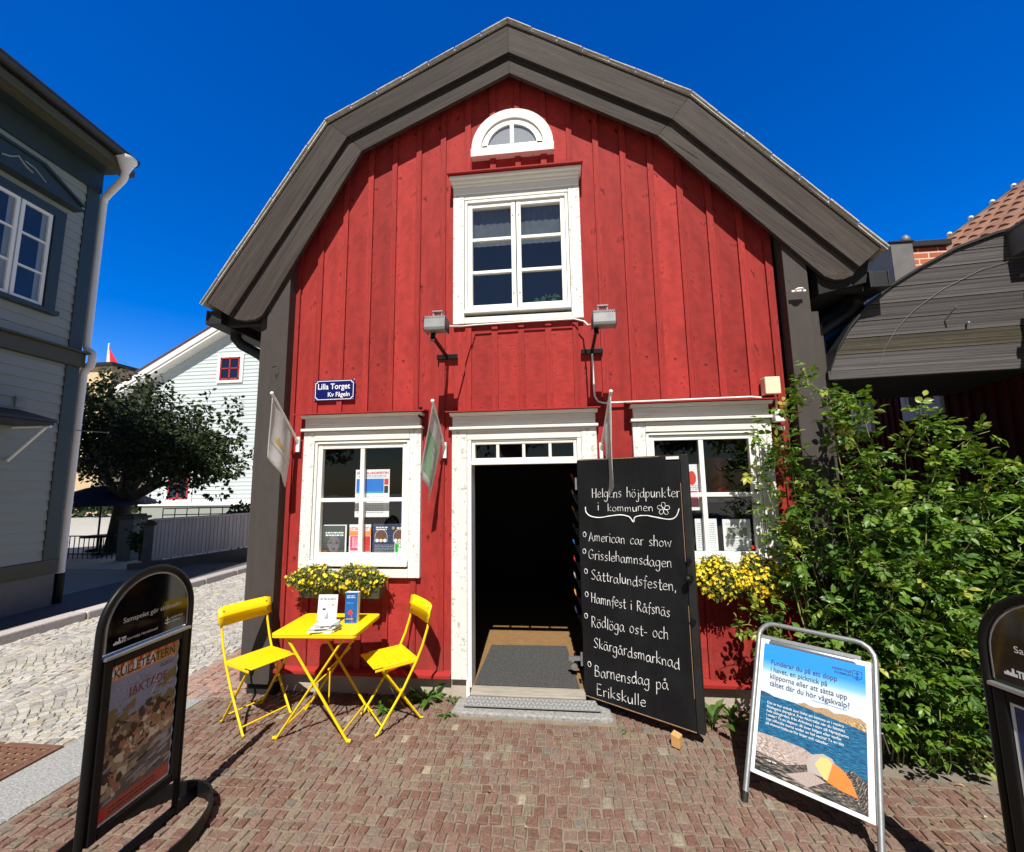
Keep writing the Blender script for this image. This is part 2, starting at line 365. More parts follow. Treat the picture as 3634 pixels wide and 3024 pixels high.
        if parent is not None: o.parent = parent
        if bevel:
            b = o.modifiers.new('bevel', 'BEVEL'); b.width = bevel; b.segments = 2; b.limit_method = 'ANGLE'; b.angle_limit = R(40)
        if kind: o['kind'] = kind
        if label: o['label'] = label
        return o
def tag(o, label=None, cat=None, group=None, kind=None):
    if label: o['label'] = label
    if cat: o['category'] = cat
    if group: o['group'] = group
    if kind: o['kind'] = kind
    return o
def thing(name, label, cat, loc=(0, 0, 0), rz=0, group=None):
    o = bpy.data.objects.new(name, None); COL.objects.link(o); o.location = loc; o.rotation_euler = (0, 0, rz)
    o.empty_display_size = .1
    return tag(o, label, cat, group)
def dup(root, loc, rz, label, group=None):
    r = root.copy(); COL.objects.link(r); r.location = loc; r.rotation_euler = (0, 0, rz); r['label'] = label
    for ch in list(root.children):
        c = ch.copy(); COL.objects.link(c); c.parent = r
        for g in list(ch.children):
            d = g.copy(); COL.objects.link(d); d.parent = c
    return r
_tc = {}
def textmesh(body, bold=0.0, shear=0.0, space=1.0, align='LEFT'):
    k = (body, bold, shear, space, align)
    if k not in _tc:
        cu = bpy.data.curves.new('lettering', 'FONT'); cu.body = body; cu.size = 1; cu.offset = bold; cu.shear = shear; cu.space_character = space
        cu.align_x = align; cu.space_line = 1.12
        o = bpy.data.objects.new('lettering', cu); COL.objects.link(o)
        dg = bpy.context.evaluated_depsgraph_get(); me = bpy.data.meshes.new_from_object(o.evaluated_get(dg))
        vs = [v.co.copy() for v in me.vertices]; fs = [tuple(p.vertices) for p in me.polygons]
        bpy.data.objects.remove(o); bpy.data.curves.remove(cu); bpy.data.meshes.remove(me)
        _tc[k] = (vs, fs)
    return _tc[k]
class Sheet:
    """a flat panel in the scene with its own u (right) / v (up) axes in metres"""
    def __init__(s, O, ux, uz, n): s.O = Vector(O); s.ux = Vector(ux).normalized(); s.uz = Vector(uz).normalized(); s.n = Vector(n).normalized()
    def P(s, u, v, h=0): return s.O+s.ux*u+s.uz*v+s.n*h
    def poly(s, mb, pts, h, uvs=True, tint=None):
        mb.poly([s.P(u, v, h) for u, v in pts], tint, [(u, v) for u, v in pts] if uvs else None)
    def quad(s, mb, u0, u1, v0, v1, h, tint=None): s.poly(mb, [(u0, v0), (u1, v0), (u1, v1), (u0, v1)], h, tint=tint)
    def box(s, mb, u0, u1, v0, v1, h0, h1, tint=None):
        mb.obox(s.P((u0+u1)/2, (v0+v1)/2, (h0+h1)/2), s.ux, s.uz, s.n, abs(u1-u0)/2, abs(v1-v0)/2, abs(h1-h0)/2, tint)
    def text(s, mb, body, u, v, size, h, width=None, bold=0.0, shear=0.0, space=1.0, align='LEFT', hscale=None):
        vs, fs = textmesh(body, bold, shear, space, align)
        if not vs: return
        x0 = min(p.x for p in vs); x1 = max(p.x for p in vs)
        kx = size
        if width: kx = width/(x1-x0)
        if align == 'LEFT': vs2 = [(u+(p.x-x0)*kx, v+p.y*size) for p in vs]
        else: vs2 = [(u+p.x*kx, v+p.y*size) for p in vs]
        mb.add([s.P(a, b, h) for a, b in vs2], fs)
def rows(s, mb, u0, u1, v0, v1, n, h, fill=.5):
    """lines of small print too fine to read"""
    for i in range(n):
        v = v1-(i+.5)*(v1-v0)/n; u = u0
        while u < u1-.004:
            L = random.uniform(.008, .03); s.quad(mb, u, min(u+L, u1), v-(v1-v0)/n*fill/2, v+(v1-v0)/n*fill/2, h); u += L+.005

# ------------------------------------------------------------------ ground and paving
def sheet(name, pts, z, m, kind='structure', label=None):
    b = MB(); b.add([(x, y, z) for x, y in pts], [tuple(range(len(pts)))]); o = b.build(name, m); tag(o, label, None, None, kind); return o
sheet('ground', [(-300, -60), (300, -60), (300, 400), (-300, 400)], -.05, 'fargr', label='pale open ground around the square reaching the horizon')
sheet('path', [(-3.02, -2), (6, -2), (6, 3.9), (-3.02, 3.9)], -.0065, 'mortar', label='sandy bed showing in the joints between the red setts')
sheet('street', [(-6.5, -2), (-3.02, -2), (-3.02, 3.9), (-2.6, 3.9), (-2.6, 16), (-6.5, 16)], -.009, 'street_base', label='sandy bed in the joints of the pale cobbled street')
def sett(b, cx, cy, hx, hy, a, zt, tint):
    ca, sa = math.cos(a), math.sin(a); j = .14
    def c(kx, ky, z):
        x = hx*kx; y = hy*ky; return (cx+x*ca-y*sa, cy+x*sa+y*ca, z)
    q = [(-1, -1), (1, -1), (1, 1), (-1, 1)]
    jit = [(random.uniform(-j, j), random.uniform(-j, j)) for _ in q]; tx = random.gauss(0, .0022); ty = random.gauss(0, .0022)
    vs = [c(x+u, y+v, -.02) for (x, y), (u, v) in zip(q, jit)]
    vs += [c((x+u)*.97, (y+v)*.97, zt-.005+tx*x+ty*y) for (x, y), (u, v) in zip(q, jit)]
    vs += [c((x+u)*.84, (y+v)*.84, zt+tx*x+ty*y) for (x, y), (u, v) in zip(q, jit)]
    fs = [(8, 9, 10, 11)]
    for i in range(4):
        k = (i+1) % 4; fs += [(i, k, 4+k, 4+i), (4+i, 4+k, 8+k, 8+i)]
    b.add(vs, fs, None, tint)
def in_soil(x, y): return x > 1.75 and y > 3.02-.30*(x-2.0)+.05*math.sin(x*9)
b = MB(); y = .55
while y < 3.80:
    h = random.uniform(.064, .080); x = -3.0+random.uniform(-.0, .02)
    sl = .035
    while x < 4.6:
        L = random.uniform(.047, .074)
        cy = y + .012*math.sin(x*3+y*5)+sl*(x)*.25
        if not (-.86 < x < .36 and cy > 3.43) and cy < 3.84 and not in_soil(x, cy): sett(b, x+L/2, cy, L/2-.004, h/2-.004, random.gauss(0, .06), random.gauss(.003, .0018), random.random())
        x += L
    y += h
tag(b.build('pavement', 'redsett'), 'square paved with rough reddish granite setts in front of the cottage', None, None, 'structure')
# granite slab strip along the setts
b = MB(); y = -1.0
while y < 3.5:
    L = random.uniform(.8, 1.25); y1 = min(y+L, 3.55); b.box(-3.45, -3.02, y+.004, y1-.004, -.03, .002); y = y1+.001
b.build('paving_strip', 'slab', bevel=.004, kind='structure', label='strip of smooth grey granite slabs between street and red setts')
b = MB(); y = 3.58
while y < 5.4:
    x = -3.52
    while x < -2.76: sett(b, x+.05, y+.045, .046, .042, random.gauss(0, .05), .003, random.random()); x += .103
    y += .095
b.build('paving_border', 'pinksett', kind='structure', label='patch of pink setts beside the left corner of the cottage')
# pale street laid in fans
b = MB(); hw = .62
for col in range(-1, 4):
    xc = -6.02+col*2*hw
    k = 0
    while True:
        y0 = -.6+k*.086; k += 1
        if y0 > 12.5: break
        s = -hw+random.uniform(0, .03)
        while s < hw-.03:
            sl = -2*.34*(s/hw)/hw; ca = 1/math.sqrt(1+sl*sl); L = random.uniform(.070, .092)
            x = xc+s+L*ca/2; sm = s+L*ca/2
            yy = y0+.34*(1-(sm/hw)**2)
            if -6.42 < x < (-3.51 if yy < 5.4 else -2.75) and not (-4.16 < x < -3.45 and 2.14 < yy < 2.88):
                sett(b, x, yy, L/2-.0035, (.086*ca)/2-.0035, math.atan(sl), random.gauss(.0, .002), random.random())
            s += L*ca
tag(b.build('street_cobbles', 'greysett'), 'pale cobbled street laid in fan arcs beside the cottage', None, None, 'structure')
# kerb and raised sidewalk in front of the left house
b = MB(); y = -1
while y < 14:
    L = random.uniform(.7, 1.2); b.box(-6.66, -6.43+random.uniform(-.008, .008), y+.006, y+L, -.05, .105+random.uniform(-.004, .004)); y += L+.004
b.build('kerb', 'kerb', bevel=.018, kind='structure', label='rough granite kerb along the far side of the street')
b = MB(); y = -1
b.box(-7.9, -6.665, -1, 14, -.05, .085); tag(b.build('sidewalk', mat('worn_asphalt', (.085, .085, .085), .9, .35, 20, bs=.4)), 'narrow raised sidewalk along the left house', None, None, 'structure')
b = MB(); b.add([(-30, 6.2, -.03), (-6.665, 6.2, -.03), (-6.665, 8.8, -.03), (-30, 8.8, -.03)], [(0, 1, 2, 3)]); b.build('lane', 'street_base', kind='structure', label='side lane behind the left house')
b = MB(); b.add([(1.75, 3.06, -.004), (4.8, 2.14, -.004), (5.5, 5.6, -.004), (1.75, 3.7, -.004)], [(0, 1, 2, 3)]); b.build('soil', 'soil', kind='structure', label='bare soil bed under the rose bush')

# ------------------------------------------------------------------ red cottage
CT = thing('wooden_cottage', 'small red board and batten cottage with tarred gable boards and open chalkboard door', 'house', (-.3, 3.72, 0))
TOP = [(-3.0, 3.35), (-2.05, 5.0), (-.355, 5.78), (1.18, 4.92), (2.5, 3.3)]
def topz(x):
    for (a, p), (c, q) in zip(TOP, TOP[1:]):
        if a <= x <= c: return p+(q-p)*(x-a)/(c-a)
    return 3.3
OPEN = [(-2.27, -1.26, 1.0, 2.24), (.69, 1.70, 1.02, 2.24), (-.80, .20, 0, 2.22), (-.86, .22, 3.26, 4.50)]
def intervals(xa, xb, z0):
    iv = [(z0, None)]
    xm = (xa+xb)/2
    for (a, c, lo, hi) in OPEN:
        if a < xm < c:
            new = []
            for (p, q) in iv:
                if q is None:
                    if lo > p: new.append((p, lo))
                    new.append((hi, None))
                else: new.append((p, q))
            iv = new
    return iv
def wall_piece(b, xa, xb, yf, yb, z0, extra=0, tint=None):
    cuts = sorted(set([xa, xb]+[c for o in OPEN for c in o[:2] if xa < c < xb]+[p for p, _ in TOP if xa < p < xb]))
    for a, c in zip(cuts, cuts[1:]):
        for p, q in intervals(a, c, z0):
            za, zc = (topz(a)+extra, topz(c)+extra) if q is None else (q, q)
            b.prism([(a, yf, p), (c, yf, p), (c, yf, zc), (a, yf, za)], (0, yb-yf, 0), tint, along=(0, 0, 1))
seams = [-2.5+.2445*i for i in range(19)]
b = MB()
for i, (a, c) in enumerate(zip(seams, seams[1:])):
    wall_piece(b, a+.002, c-.002, 3.738+random.uniform(-.002, .002), 3.78, .17, tint=random.random())
b.build('wall', 'red', CT)
b = MB()
for i, s in enumerate(seams[1:-1]):
    wall_piece(b, s-.027, s+.027+random.uniform(-.003, .004), 3.716, 3.737, .19, tint=random.random()*.8+.1)
wall_piece(b, -2.50, -2.45, 3.714, 3.737, .19); wall_piece(b, 1.84, 1.90, 3.714, 3.737, .19)
b.build('batten_strips', 'red', CT, bevel=.003)
b = MB()
for a, c in ((-2.5, -.935), (.32, 1.9)):
    b = MB(); b.prism([(a, 3.735, .212), (a, 3.668, .196), (a, 3.668, .168), (a, 3.735, .160)], (c-a, 0, 0)); b.build('skirting', 'redtrim', CT, bevel=.003)
for xa_, xb_ in ((-2.66, -.78), (.2, 2.1)):
    b = MB(); b.box(xa_, xb_, 3.74, 3.95, -.05, .156); b.build('foundation', 'plaster', CT)
b = MB()
b.box(-2.78, -2.70, 3.80, 8.6, .12, 3.6); b.box(2.08, 2.16, 3.80, 8.6, .12, 3.6); b.box(-2.70, 2.08, 8.5, 8.58, .1, 5.0)
b.build('side_wall', 'red', CT)
def corner(xs, y0, y1, z0, z1):
    b = MB(); b.box(xs[0], xs[1], y0, y1, z0, z1); return b.build('corner_board', 'post', CT, bevel=.004)
corner((-2.705, -2.49), 3.616, 3.735, .10, 4.06); corner((-2.79, -2.710), 3.655, 3.79, .10, 3.50)
corner((1.93, 2.112), 3.616, 3.735, .10, 4.06); corner((2.117, 2.18), 3.64, 3.79, .10, 3.14)
b = MB(); b.box(-2.72, -2.46, 3.66, 3.78, -.02, .098); b.box(1.9, 2.14, 3.66, 3.78, -.02, .098); b.build('corner_shade_block', 'dark', CT)  # near-black blocks paint the foundation's shadow under the corner boards

OUT = [(-3.30, 3.52), (-2.15, 5.285), (-.36, 6.15), (1.27, 5.165), (2.665, 3.625)]
SEA = [(-3.035, 3.36), (-1.935, 5.095), (-.36, 5.81), (1.09, 4.94), (2.465, 3.455)]
INN = [(-2.735, 3.345), (-1.80, 4.965), (-.358, 5.628), (.97, 4.825), (2.295, 3.395)]
def board(a0, a1, b0, b1, yf, yb, extra=None):
    b = MB(); P = [(a0[0], yf, a0[1]), (a1[0], yf, a1[1]), (b1[0], yf, b1[1])]
    if extra: P += [(x, yf, z) for x, z in extra]
    P += [(b0[0], yf, b0[1])]
    b.prism(P, (0, yb-yf, 0), None, along=(a1[0]-a0[0], 0, a1[1]-a0[1]))
    return b.build('bargeboard', 'black', CT, bevel=.004)
for i in range(4):
    board(OUT[i], OUT[i+1], SEA[i], SEA[i+1], 3.535, 3.572)
lift = [(x, z+.03) for x, z in SEA]
for i in range(4):
    a0, a1, b0, b1 = lift[i], lift[i+1], INN[i], INN[i+1]
    if i == 0:   # rounded tail
        board(a1, (-3.05, 3.385), b1, (-2.70, 3.385), 3.575, 3.612, extra=[(-2.74, 3.345), (-2.83, 3.325), (-2.95, 3.335)][::-1][:0] or None) if False else None
        b = MB(); P = [(-3.055, 3.37), (-1.94, 5.125), (-1.80, 4.965), (-2.70, 3.41), (-2.735, 3.355), (-2.80, 3.325), (-2.90, 3.318), (-2.99, 3.335)]
        b.prism([(x, 3.575, z) for x, z in P], (0, .037, 0), None, along=(1.115, 0, 1.755)); b.build('bargeboard', 'black', CT, bevel=.004)
    elif i == 3:
        b = MB(); P = [(1.095, 4.97), (2.48, 3.465), (2.43, 3.40), (2.36, 3.375), (2.29, 3.375), (2.22, 3.41), (.97, 4.825)]
        b.prism([(x, 3.575, z) for x, z in P], (0, .037, 0), None, along=(1.385, 0, -1.505)); b.build('bargeboard', 'black', CT, bevel=.004)
    else: board(a0, a1, b0, b1, 3.575, 3.612)
# roof slabs with pale worn edge
def nrm(a, c): d = Vector((c[0]-a[0], c[1]-a[1])); d.normalize(); return Vector((-d.y, d.x))
roofp = [OUT[0], OUT[1], OUT[2], OUT[3], OUT[4]]
b = MB(); e = MB()
for i in range(4):
    a, c = Vector(roofp[i]), Vector(roofp[i+1]); n = nrm(a, c)
    ext = (c-a).normalized()*.03
    a2 = a-(ext*1.4 if i == 0 else ext*0); c2 = c+(ext*1.4 if i == 3 else ext*0)
    q = [a2-n*.026, c2-n*.026, c2-n*.012, a2-n*.012]
    b.prism([(p.x, 3.515, p.y) for p in q], (0, 5.2, 0), None, along=(c2.x-a2.x, 0, c2.y-a2.y))
    m = 7
    for k in range(m):
        s0 = a2+(c2-a2)*(k/m); s1 = a2+(c2-a2)*((k+1)/m-.004); r = random.uniform(-.003, .003)
        q = [s0-n*.0115, s1-n*.0115, s1+n*(.001+r*.6), s0+n*(.001-r*.6)]
        e.prism([(p.x, 3.500+random.uniform(-.006, .006), p.y) for p in q], (0, 5.2, 0), None, along=(c2.x-a2.x, 0, c2.y-a2.y))
rf = b.build('roof', 'lichen', CT); e.build('roof_edge', 'lichen', rf, bevel=.004)
# eaves: soffits, gutters
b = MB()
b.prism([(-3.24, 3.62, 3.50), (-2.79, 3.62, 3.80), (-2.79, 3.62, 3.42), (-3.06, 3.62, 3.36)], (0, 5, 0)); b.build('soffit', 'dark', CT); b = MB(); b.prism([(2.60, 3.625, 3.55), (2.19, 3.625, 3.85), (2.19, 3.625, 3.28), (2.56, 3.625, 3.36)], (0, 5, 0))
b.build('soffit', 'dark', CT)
for sx, x0, z0 in ((-1, -3.33, 3.335), (1, 2.575, 3.325)):
    b = MB()
    b.box(x0, x0+.02, 3.60, 8.4, z0-.02, z0+.12); b.box(x0+.14, x0+.16, 3.60, 8.4, z0-.02, z0+.12); b.box(x0+.021, x0+.139, 3.60, 8.4, z0-.02, z0); b.box(x0+.021, x0+.139, 3.605, 3.625, z0, z0+.115)
    g = b.build('gutter', 'tin', CT, bevel=.004)
    b = MB(); wx = -2.80 if sx < 0 else 2.19
    b.tube([(x0+.08, 3.90, z0-.0), (x0+.08, 3.90, z0-.06), (x0+.08-sx*.06, 3.91, z0-.13), (x0+.08-sx*.22, 3.94, z0-.22), (wx+sx*.05, 3.97, z0-.36), (wx+sx*.05, 3.97, 2.6), (wx+sx*.05, 3.97, .2)], .052, 10)
    b.build('downpipe', 'tin', g)
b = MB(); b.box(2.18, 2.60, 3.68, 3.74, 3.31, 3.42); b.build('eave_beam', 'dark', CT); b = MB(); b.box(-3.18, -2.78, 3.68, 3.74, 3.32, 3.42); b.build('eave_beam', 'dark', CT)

def ground_window(x0, x1, z0, z1, peel=False):
    cw = .105; b = MB()
    b.box(x0, x0+cw, 3.690, 3.775, z0, z1-.001); b.box(x1-cw, x1, 3.690, 3.775, z0, z1-.001)
    b.box(x0+cw+.001, x1-cw-.001, 3.688, 3.775, z1-.085, z1); b.box(x0+cw+.001, x1-cw-.001, 3.690, 3.775, z0, z0+.075)
    wn = b.build('window', 'white_old', CT, bevel=.005)
    xi0, xi1, zi0, zi1 = x0+cw+.004, x1-cw-.004, z0+.15, z1-.09
    b = MB()                                   # cornice above
    b.box(x0-.015, x1+.015, 3.655, 3.735, z1+.004, z1+.028); b.box(x0+.01, x1-.01, 3.685, 3.735, z1+.029, z1+.123)
    b.prism([(x0-.015, 3.735, z1+.124), (x0-.015, 3.672, z1+.124), (x0-.015, 3.640, z1+.150), (x0-.015, 3.735, z1+.150)], (x1-x0+.03, 0, 0))
    cn = b.build('cornice', 'white_old', wn, bevel=.004)
    b = MB(); b.prism([(x0-.055, 3.735, z1+.168), (x0-.055, 3.580, z1+.147), (x0-.055, 3.580, z1+.157), (x0-.055, 3.735, z1+.182)], (x1-x0+.11, 0, 0)); b.build('cornice_flashing', 'redtrim', wn)
    b = MB(); b.box(xi0-.0, xi1+.0, 3.672, 3.775, zi0-.055, zi0-.004); b.build('sill', 'white', wn, bevel=.005)
    b = MB(); b.box(xi0, xi1, 3.74, 3.775, z0+.078, zi0-.057); b.build('sill_gap', 'dark', wn)
    b = MB(); fr = .022                                       # fixed frame + sash bars
    b.box(xi0, xi0+fr, 3.700, 3.78, zi0, zi1); b.box(xi1-fr, xi1, 3.700, 3.78, zi0, zi1); b.box(xi0+fr, xi1-fr, 3.698, 3.78, zi1-fr, zi1)
    a0, a1, c0, c1 = xi0+fr+.003, xi1-fr-.003, zi0, zi1-fr-.003; sw = .042
    b.box(a0, a0+sw, 3.714, 3.762, c0, c1); b.box(a1-sw, a1, 3.714, 3.762, c0, c1)
    b.box(a0+sw, a1-sw, 3.716, 3.762, c1-sw, c1); b.box(a0+sw, a1-sw, 3.712, 3.762, c0, c0+sw*1.25)
    xm = (a0+a1)/2; zm = c0+(c1-c0)*.505
    b.box(xm-.019, xm+.019, 3.720, 3.757, c0+sw*1.25, c1-sw); b.box(a0+sw, xm-.0195, 3.722, 3.756, zm-.017, zm+.017); b.box(xm+.0195, a1-sw, 3.722, 3.756, zm-.017, zm+.017)
    b.build('sash', 'white', wn, bevel=.0035)
    for u0, u1 in ((a0+sw, xm-.019), (xm+.019, a1-sw)):
        for v0, v1 in ((c0+sw*1.25, zm-.017), (zm+.017, c1-sw)):
            b = MB(); b.poly([(u0, 3.742, v0), (u1, 3.742, v0), (u1, 3.742, v1), (u0, 3.742, v1)]); b.build('pane', 'glass', wn)
    return wn
ground_window(-2.325, -1.212, .965, 2.255)
ground_window(.638, 1.752, .985, 2.26)
# upper window with two casements of three panes
def upper_window():
    x0, x1, z0, z1 = -.925, .265, 3.215, 4.495; cw = .105; b = MB()
    b.box(x0, x0+cw, 3.690, 3.775, z0, z1); b.box(x1-cw, x1, 3.690, 3.775, z0, z1); b.box(x0+cw+.001, x1-cw-.001, 3.690, 3.775, z0, z0+.06); b.box(x0+cw+.001, x1-cw-.001, 3.692, 3.775, z1-.055, z1)
    wn = b.build('window', 'white_old', CT, bevel=.005)
    b = MB()
    b.box(x0+.002, x1-.002, 3.680, 3.74, z1+.002, z1+.062)
    for k, (o, y, h) in enumerate(((.000, 3.660, .022), (.008, 3.635, .026), (.022, 3.605, .030))):
        z = z1+.063+[0, .023, .050][k]; b.box(x0-o, x1+o, y, 3.74, z, z+h)
    b.build('cornice', 'white', wn, bevel=.006)
    b = MB(); z = z1+.145; b.prism([(x0-.034, 3.74, z+.03), (x0-.034, 3.565, z-.004), (x0-.034, 3.565, z+.008), (x0-.034, 3.74, z+.044)], (x1-x0+.068, 0, 0)); b.build('cornice_flashing', 'redtrim', wn)
    xi0, xi1, zi0, zi1 = x0+cw+.004, x1-cw-.004, z0+.125, z1-.058
    b = MB(); b.box(xi0, xi1, 3.668, 3.775, zi0-.032, zi0-.003); b.build('sill', 'white', wn, bevel=.004)
    b = MB(); b.box(xi0, xi1, 3.74, 3.775, z0+.062, zi0-.034); b.build('sill_gap', 'dark', wn)
    b = MB(); fr = .026
    b.box(xi0, xi0+fr, 3.698, 3.78, zi0, zi1); b.box(xi1-fr, xi1, 3.698, 3.78, zi0, zi1); b.box(xi0+fr, xi1-fr, 3.696, 3.78, zi1-fr, zi1)
    b.build('frame', 'white', wn, bevel=.004)
    xm = (xi0+xi1)/2
    for a0, a1 in ((xi0+fr+.003, xm-.004), (xm+.004, xi1-fr-.003)):
        c0, c1 = zi0, zi1-fr-.003; sw = .042; b = MB()
        b.box(a0, a0+sw, 3.712, 3.762, c0, c1); b.box(a1-sw, a1, 3.712, 3.762, c0, c1); b.box(a0+sw, a1-sw, 3.714, 3.762, c1-sw, c1); b.box(a0+sw, a1-sw, 3.71, 3.762, c0, c0+sw*1.3)
        hs = [c0+sw*1.3, c0+(c1-c0)*.355, c0+(c1-c0)*.66, c1-sw]
        for h in hs[1:3]: b.box(a0+sw, a1-sw, 3.720, 3.756, h-.015, h+.015)
        b.build('sash', 'white', wn, bevel=.0035)
        for k in range(3):
            v0 = hs[k]+(.015 if k else 0); v1 = hs[k+1]-(.015 if k < 2 else 0)
            b = MB(); b.poly([(a0+sw, 3.742, v0), (a1-sw, 3.742, v0), (a1-sw, 3.742, v1), (a0+sw, 3.742, v1)]); b.build('pane', 'uglass', wn)
    for a0, a1 in ((xi0+.02, xm-.03), (xm+.03, xi1-.02)):  # pleated strips added to imitate the hazy reflection in the upper panes
        b = MB(); n_ = 14
        for i in range(n_): x = a0+(a1-a0)*i/n_; b.poly([(x, 3.80+.008*(i % 2), 4.02), (x+(a1-a0)/n_, 3.80+.008*((i+1) % 2), 4.02), (x+(a1-a0)/n_, 3.80+.008*((i+1) % 2), 4.42), (x, 3.80+.008*(i % 2), 4.42)])
        b.build('curtain', mat('hazy_pane_grey', (.10, .115, .13), .9, .4, 9), wn)
    b = MB()
    for z in (zi0+.16, zi0+.93):
        for x in (xm-.028, xm+.028): b.obox((x, 3.708, z), (1, 0, 0), (0, 1, 0), (0, 0, 1), .006, .006, .006)
    b.build('hinge_pin', 'zinc', wn)
upper_window()
def lunette():
    cx, cz = -.352, 4.955; b = MB(); n = 22
    def ring(ro, ri, yf, yb, z0=0):
        for i in range(n):
            if i == n//2-1 or True:
                t0 = math.pi*i/n; t1 = math.pi*(i+1)/n
                P = [(cx+ro*math.cos(t0), yf, cz+z0+ro*math.sin(t0)), (cx+ro*math.cos(t1), yf, cz+z0+ro*math.sin(t1)), (cx+ri*math.cos(t1), yf, cz+z0+ri*math.sin(t1)), (cx+ri*math.cos(t0), yf, cz+z0+ri*math.sin(t0))]
                b.prism(P, (0, yb-yf, 0), .5, along=(P[1][0]-P[0][0], 0, P[1][2]-P[0][2]))
    ring(.392, .298, 3.675, 3.738); b.box(cx-.397, cx+.397, 3.668, 3.738, cz-.082, cz-.001)
    wn = b.build('attic_window', 'white_old', CT)
    b = MB(); ring(.296, .240, 3.690, 3.738); b.box(cx-.018, cx+.018, 3.692, 3.712, cz+.034, cz+.24); b.box(cx-.29, cx+.29, 3.690, 3.738, cz, cz+.033); b.build('sash', 'white', wn)
    b = MB(); b.poly([(cx+.242*math.cos(math.pi*i/n), 3.702, cz+.242*math.sin(math.pi*i/n)) for i in range(n+1)]); b.build('pane', 'uglass', wn)
    b = MB(); b.poly([(cx+.242*math.cos(math.pi*i/n), 3.7095, cz+.242*math.sin(math.pi*i/n)) for i in range(n+1)]); b.build('curtain', 'paperg', wn)
lunette()
# doorway
b = MB(); zt = 2.235
b.box(-.930, -.795, 3.688, 3.775, .16, zt); b.box(.205, .335, 3.688, 3.775, .16, zt); b.box(-.794, .204, 3.690, 3.775, zt-.09, zt)
df = b.build('door_frame', 'white_old', CT, bevel=.005)
b = MB(); b.box(-.948, .35, 3.655, 3.735, zt+.002, zt+.026); b.box(-.925, .33, 3.685, 3.735, zt+.027, zt+.123); b.prism([(-.945, 3.735, zt+.124), (-.945, 3.672, zt+.124), (-.945, 3.640, zt+.150), (-.945, 3.735, zt+.150)], (1.295, 0, 0)); b.build('cornice', 'white_old', df, bevel=.004)
b = MB(); b.prism([(-.965, 3.735, zt+.168), (-.965, 3.580, zt+.147), (-.965, 3.580, zt+.157), (-.965, 3.735, zt+.182)], (1.33, 0, 0)); b.build('cornice_flashing', 'redtrim', df)
b = MB(); b.box(-.793, -.757, 3.694, 3.86, .10, zt-.092); b.box(.167, .203, 3.694, 3.86, .10, zt-.092); b.box(-.756, .166, 3.692, 3.762, 1.925, 1.958)
b.box(-.756, .166, 3.70, 3.80, zt-.104, zt-.0925)
b.build('jamb', 'white', df, bevel=.004)
b = MB(); a0, a1, c0, c1 = -.754, .164, 1.960, zt-.106
b.box(a0, a0+.028, 3.708, 3.76, c0, c1); b.box(a1-.028, a1, 3.708, 3.76, c0, c1); b.box(a0+.029, a1-.029, 3.708, 3.76, c1-.024, c1); b.box(a0+.029, a1-.029, 3.708, 3.76, c0, c0+.024)
for k in (1, 2, 3):
    x = a0+(a1-a0)*k/4; b.box(x-.013, x+.013, 3.712, 3.756, c0+.0245, c1-.0245)
tw = b.build('transom_window', 'white_old', df, bevel=.003)
for k in range(4):
    b = MB(); u0 = a0+(a1-a0)*k/4; u1 = a0+(a1-a0)*(k+1)/4; b.poly([(u0+.01, 3.74, c0+.02), (u1-.01, 3.74, c0+.02), (u1-.01, 3.74, c1-.02), (u0+.01, 3.74, c1-.02)]); b.build('transom_pane', 'glass', CT)
b = MB(); b.prism([(-.756, 3.722, .078), (-.756, 3.602, .078), (-.756, 3.602, .096), (-.756, 3.69, .112), (-.756, 3.722, .112)], (.922, 0, 0)); b.build('threshold', mat('bare_threshold_wood', (.30, .27, .225), .85, .5, 7, st=(1, 8, 8), bs=.3), CT, bevel=.008)
b = MB(); b.box(-.795, -.767, 3.66, 3.70, .04, .16); b.box(-.90, -.86, 3.685, 3.70, 1.02, 1.10); b.build('door_latch_plate', 'whitepl', CT)
# interior shell
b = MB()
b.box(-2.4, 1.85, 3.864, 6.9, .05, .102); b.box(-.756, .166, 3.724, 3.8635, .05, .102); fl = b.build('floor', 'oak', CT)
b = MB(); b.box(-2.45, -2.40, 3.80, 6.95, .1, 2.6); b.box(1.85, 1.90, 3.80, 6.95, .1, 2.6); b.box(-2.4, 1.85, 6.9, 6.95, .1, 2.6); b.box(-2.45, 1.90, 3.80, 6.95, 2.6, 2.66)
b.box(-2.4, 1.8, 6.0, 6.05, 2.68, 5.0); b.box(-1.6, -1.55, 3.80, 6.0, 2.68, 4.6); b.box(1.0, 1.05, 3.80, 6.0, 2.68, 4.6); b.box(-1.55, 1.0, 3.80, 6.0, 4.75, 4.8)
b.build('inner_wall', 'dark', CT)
# door leaf used as a blackboard
H0 = Vector((.154, 3.680, 0)); H1 = Vector((.918, 3.19, 0)); ud = (H1-H0).normalized(); nd = Vector((-.5667, -.8239, 0)); nd = Vector((ud.y, -ud.x, 0))
if nd.y > 0: nd = -nd
DR = Sheet(H0, ud, (0, 0, 1), nd); DWd = (H1-H0).length
b = MB(); DR.box(b, 0.004, DWd-.05, .085, 1.945, -.020, -.001)
dr = b.build('door', 'board', CT, bevel=.003)
b = MB(); DR.box(b, 0.0, DWd, .08, 1.955, -.055, -.0205); DR.box(b, DWd-.048, DWd, .08, 1.957, -.020, -.006)
b.build('door_rail', mat('black_door_edge', (.016, .016, .017), .45, .5, 9, bs=.2), dr, bevel=.004)
b = MB()
for (u0, v0, u1, v1) in ((.004, .083, DWd-.05, .089), (.02, 1.9452, DWd-.20, 1.9505), (DWd-.053, .3, DWd-.050, .9), (DWd-.053, 1.2, DWd-.050, 1.75)):
    DR.box(b, u0, u1, v0, v1, -.0012, .0008)
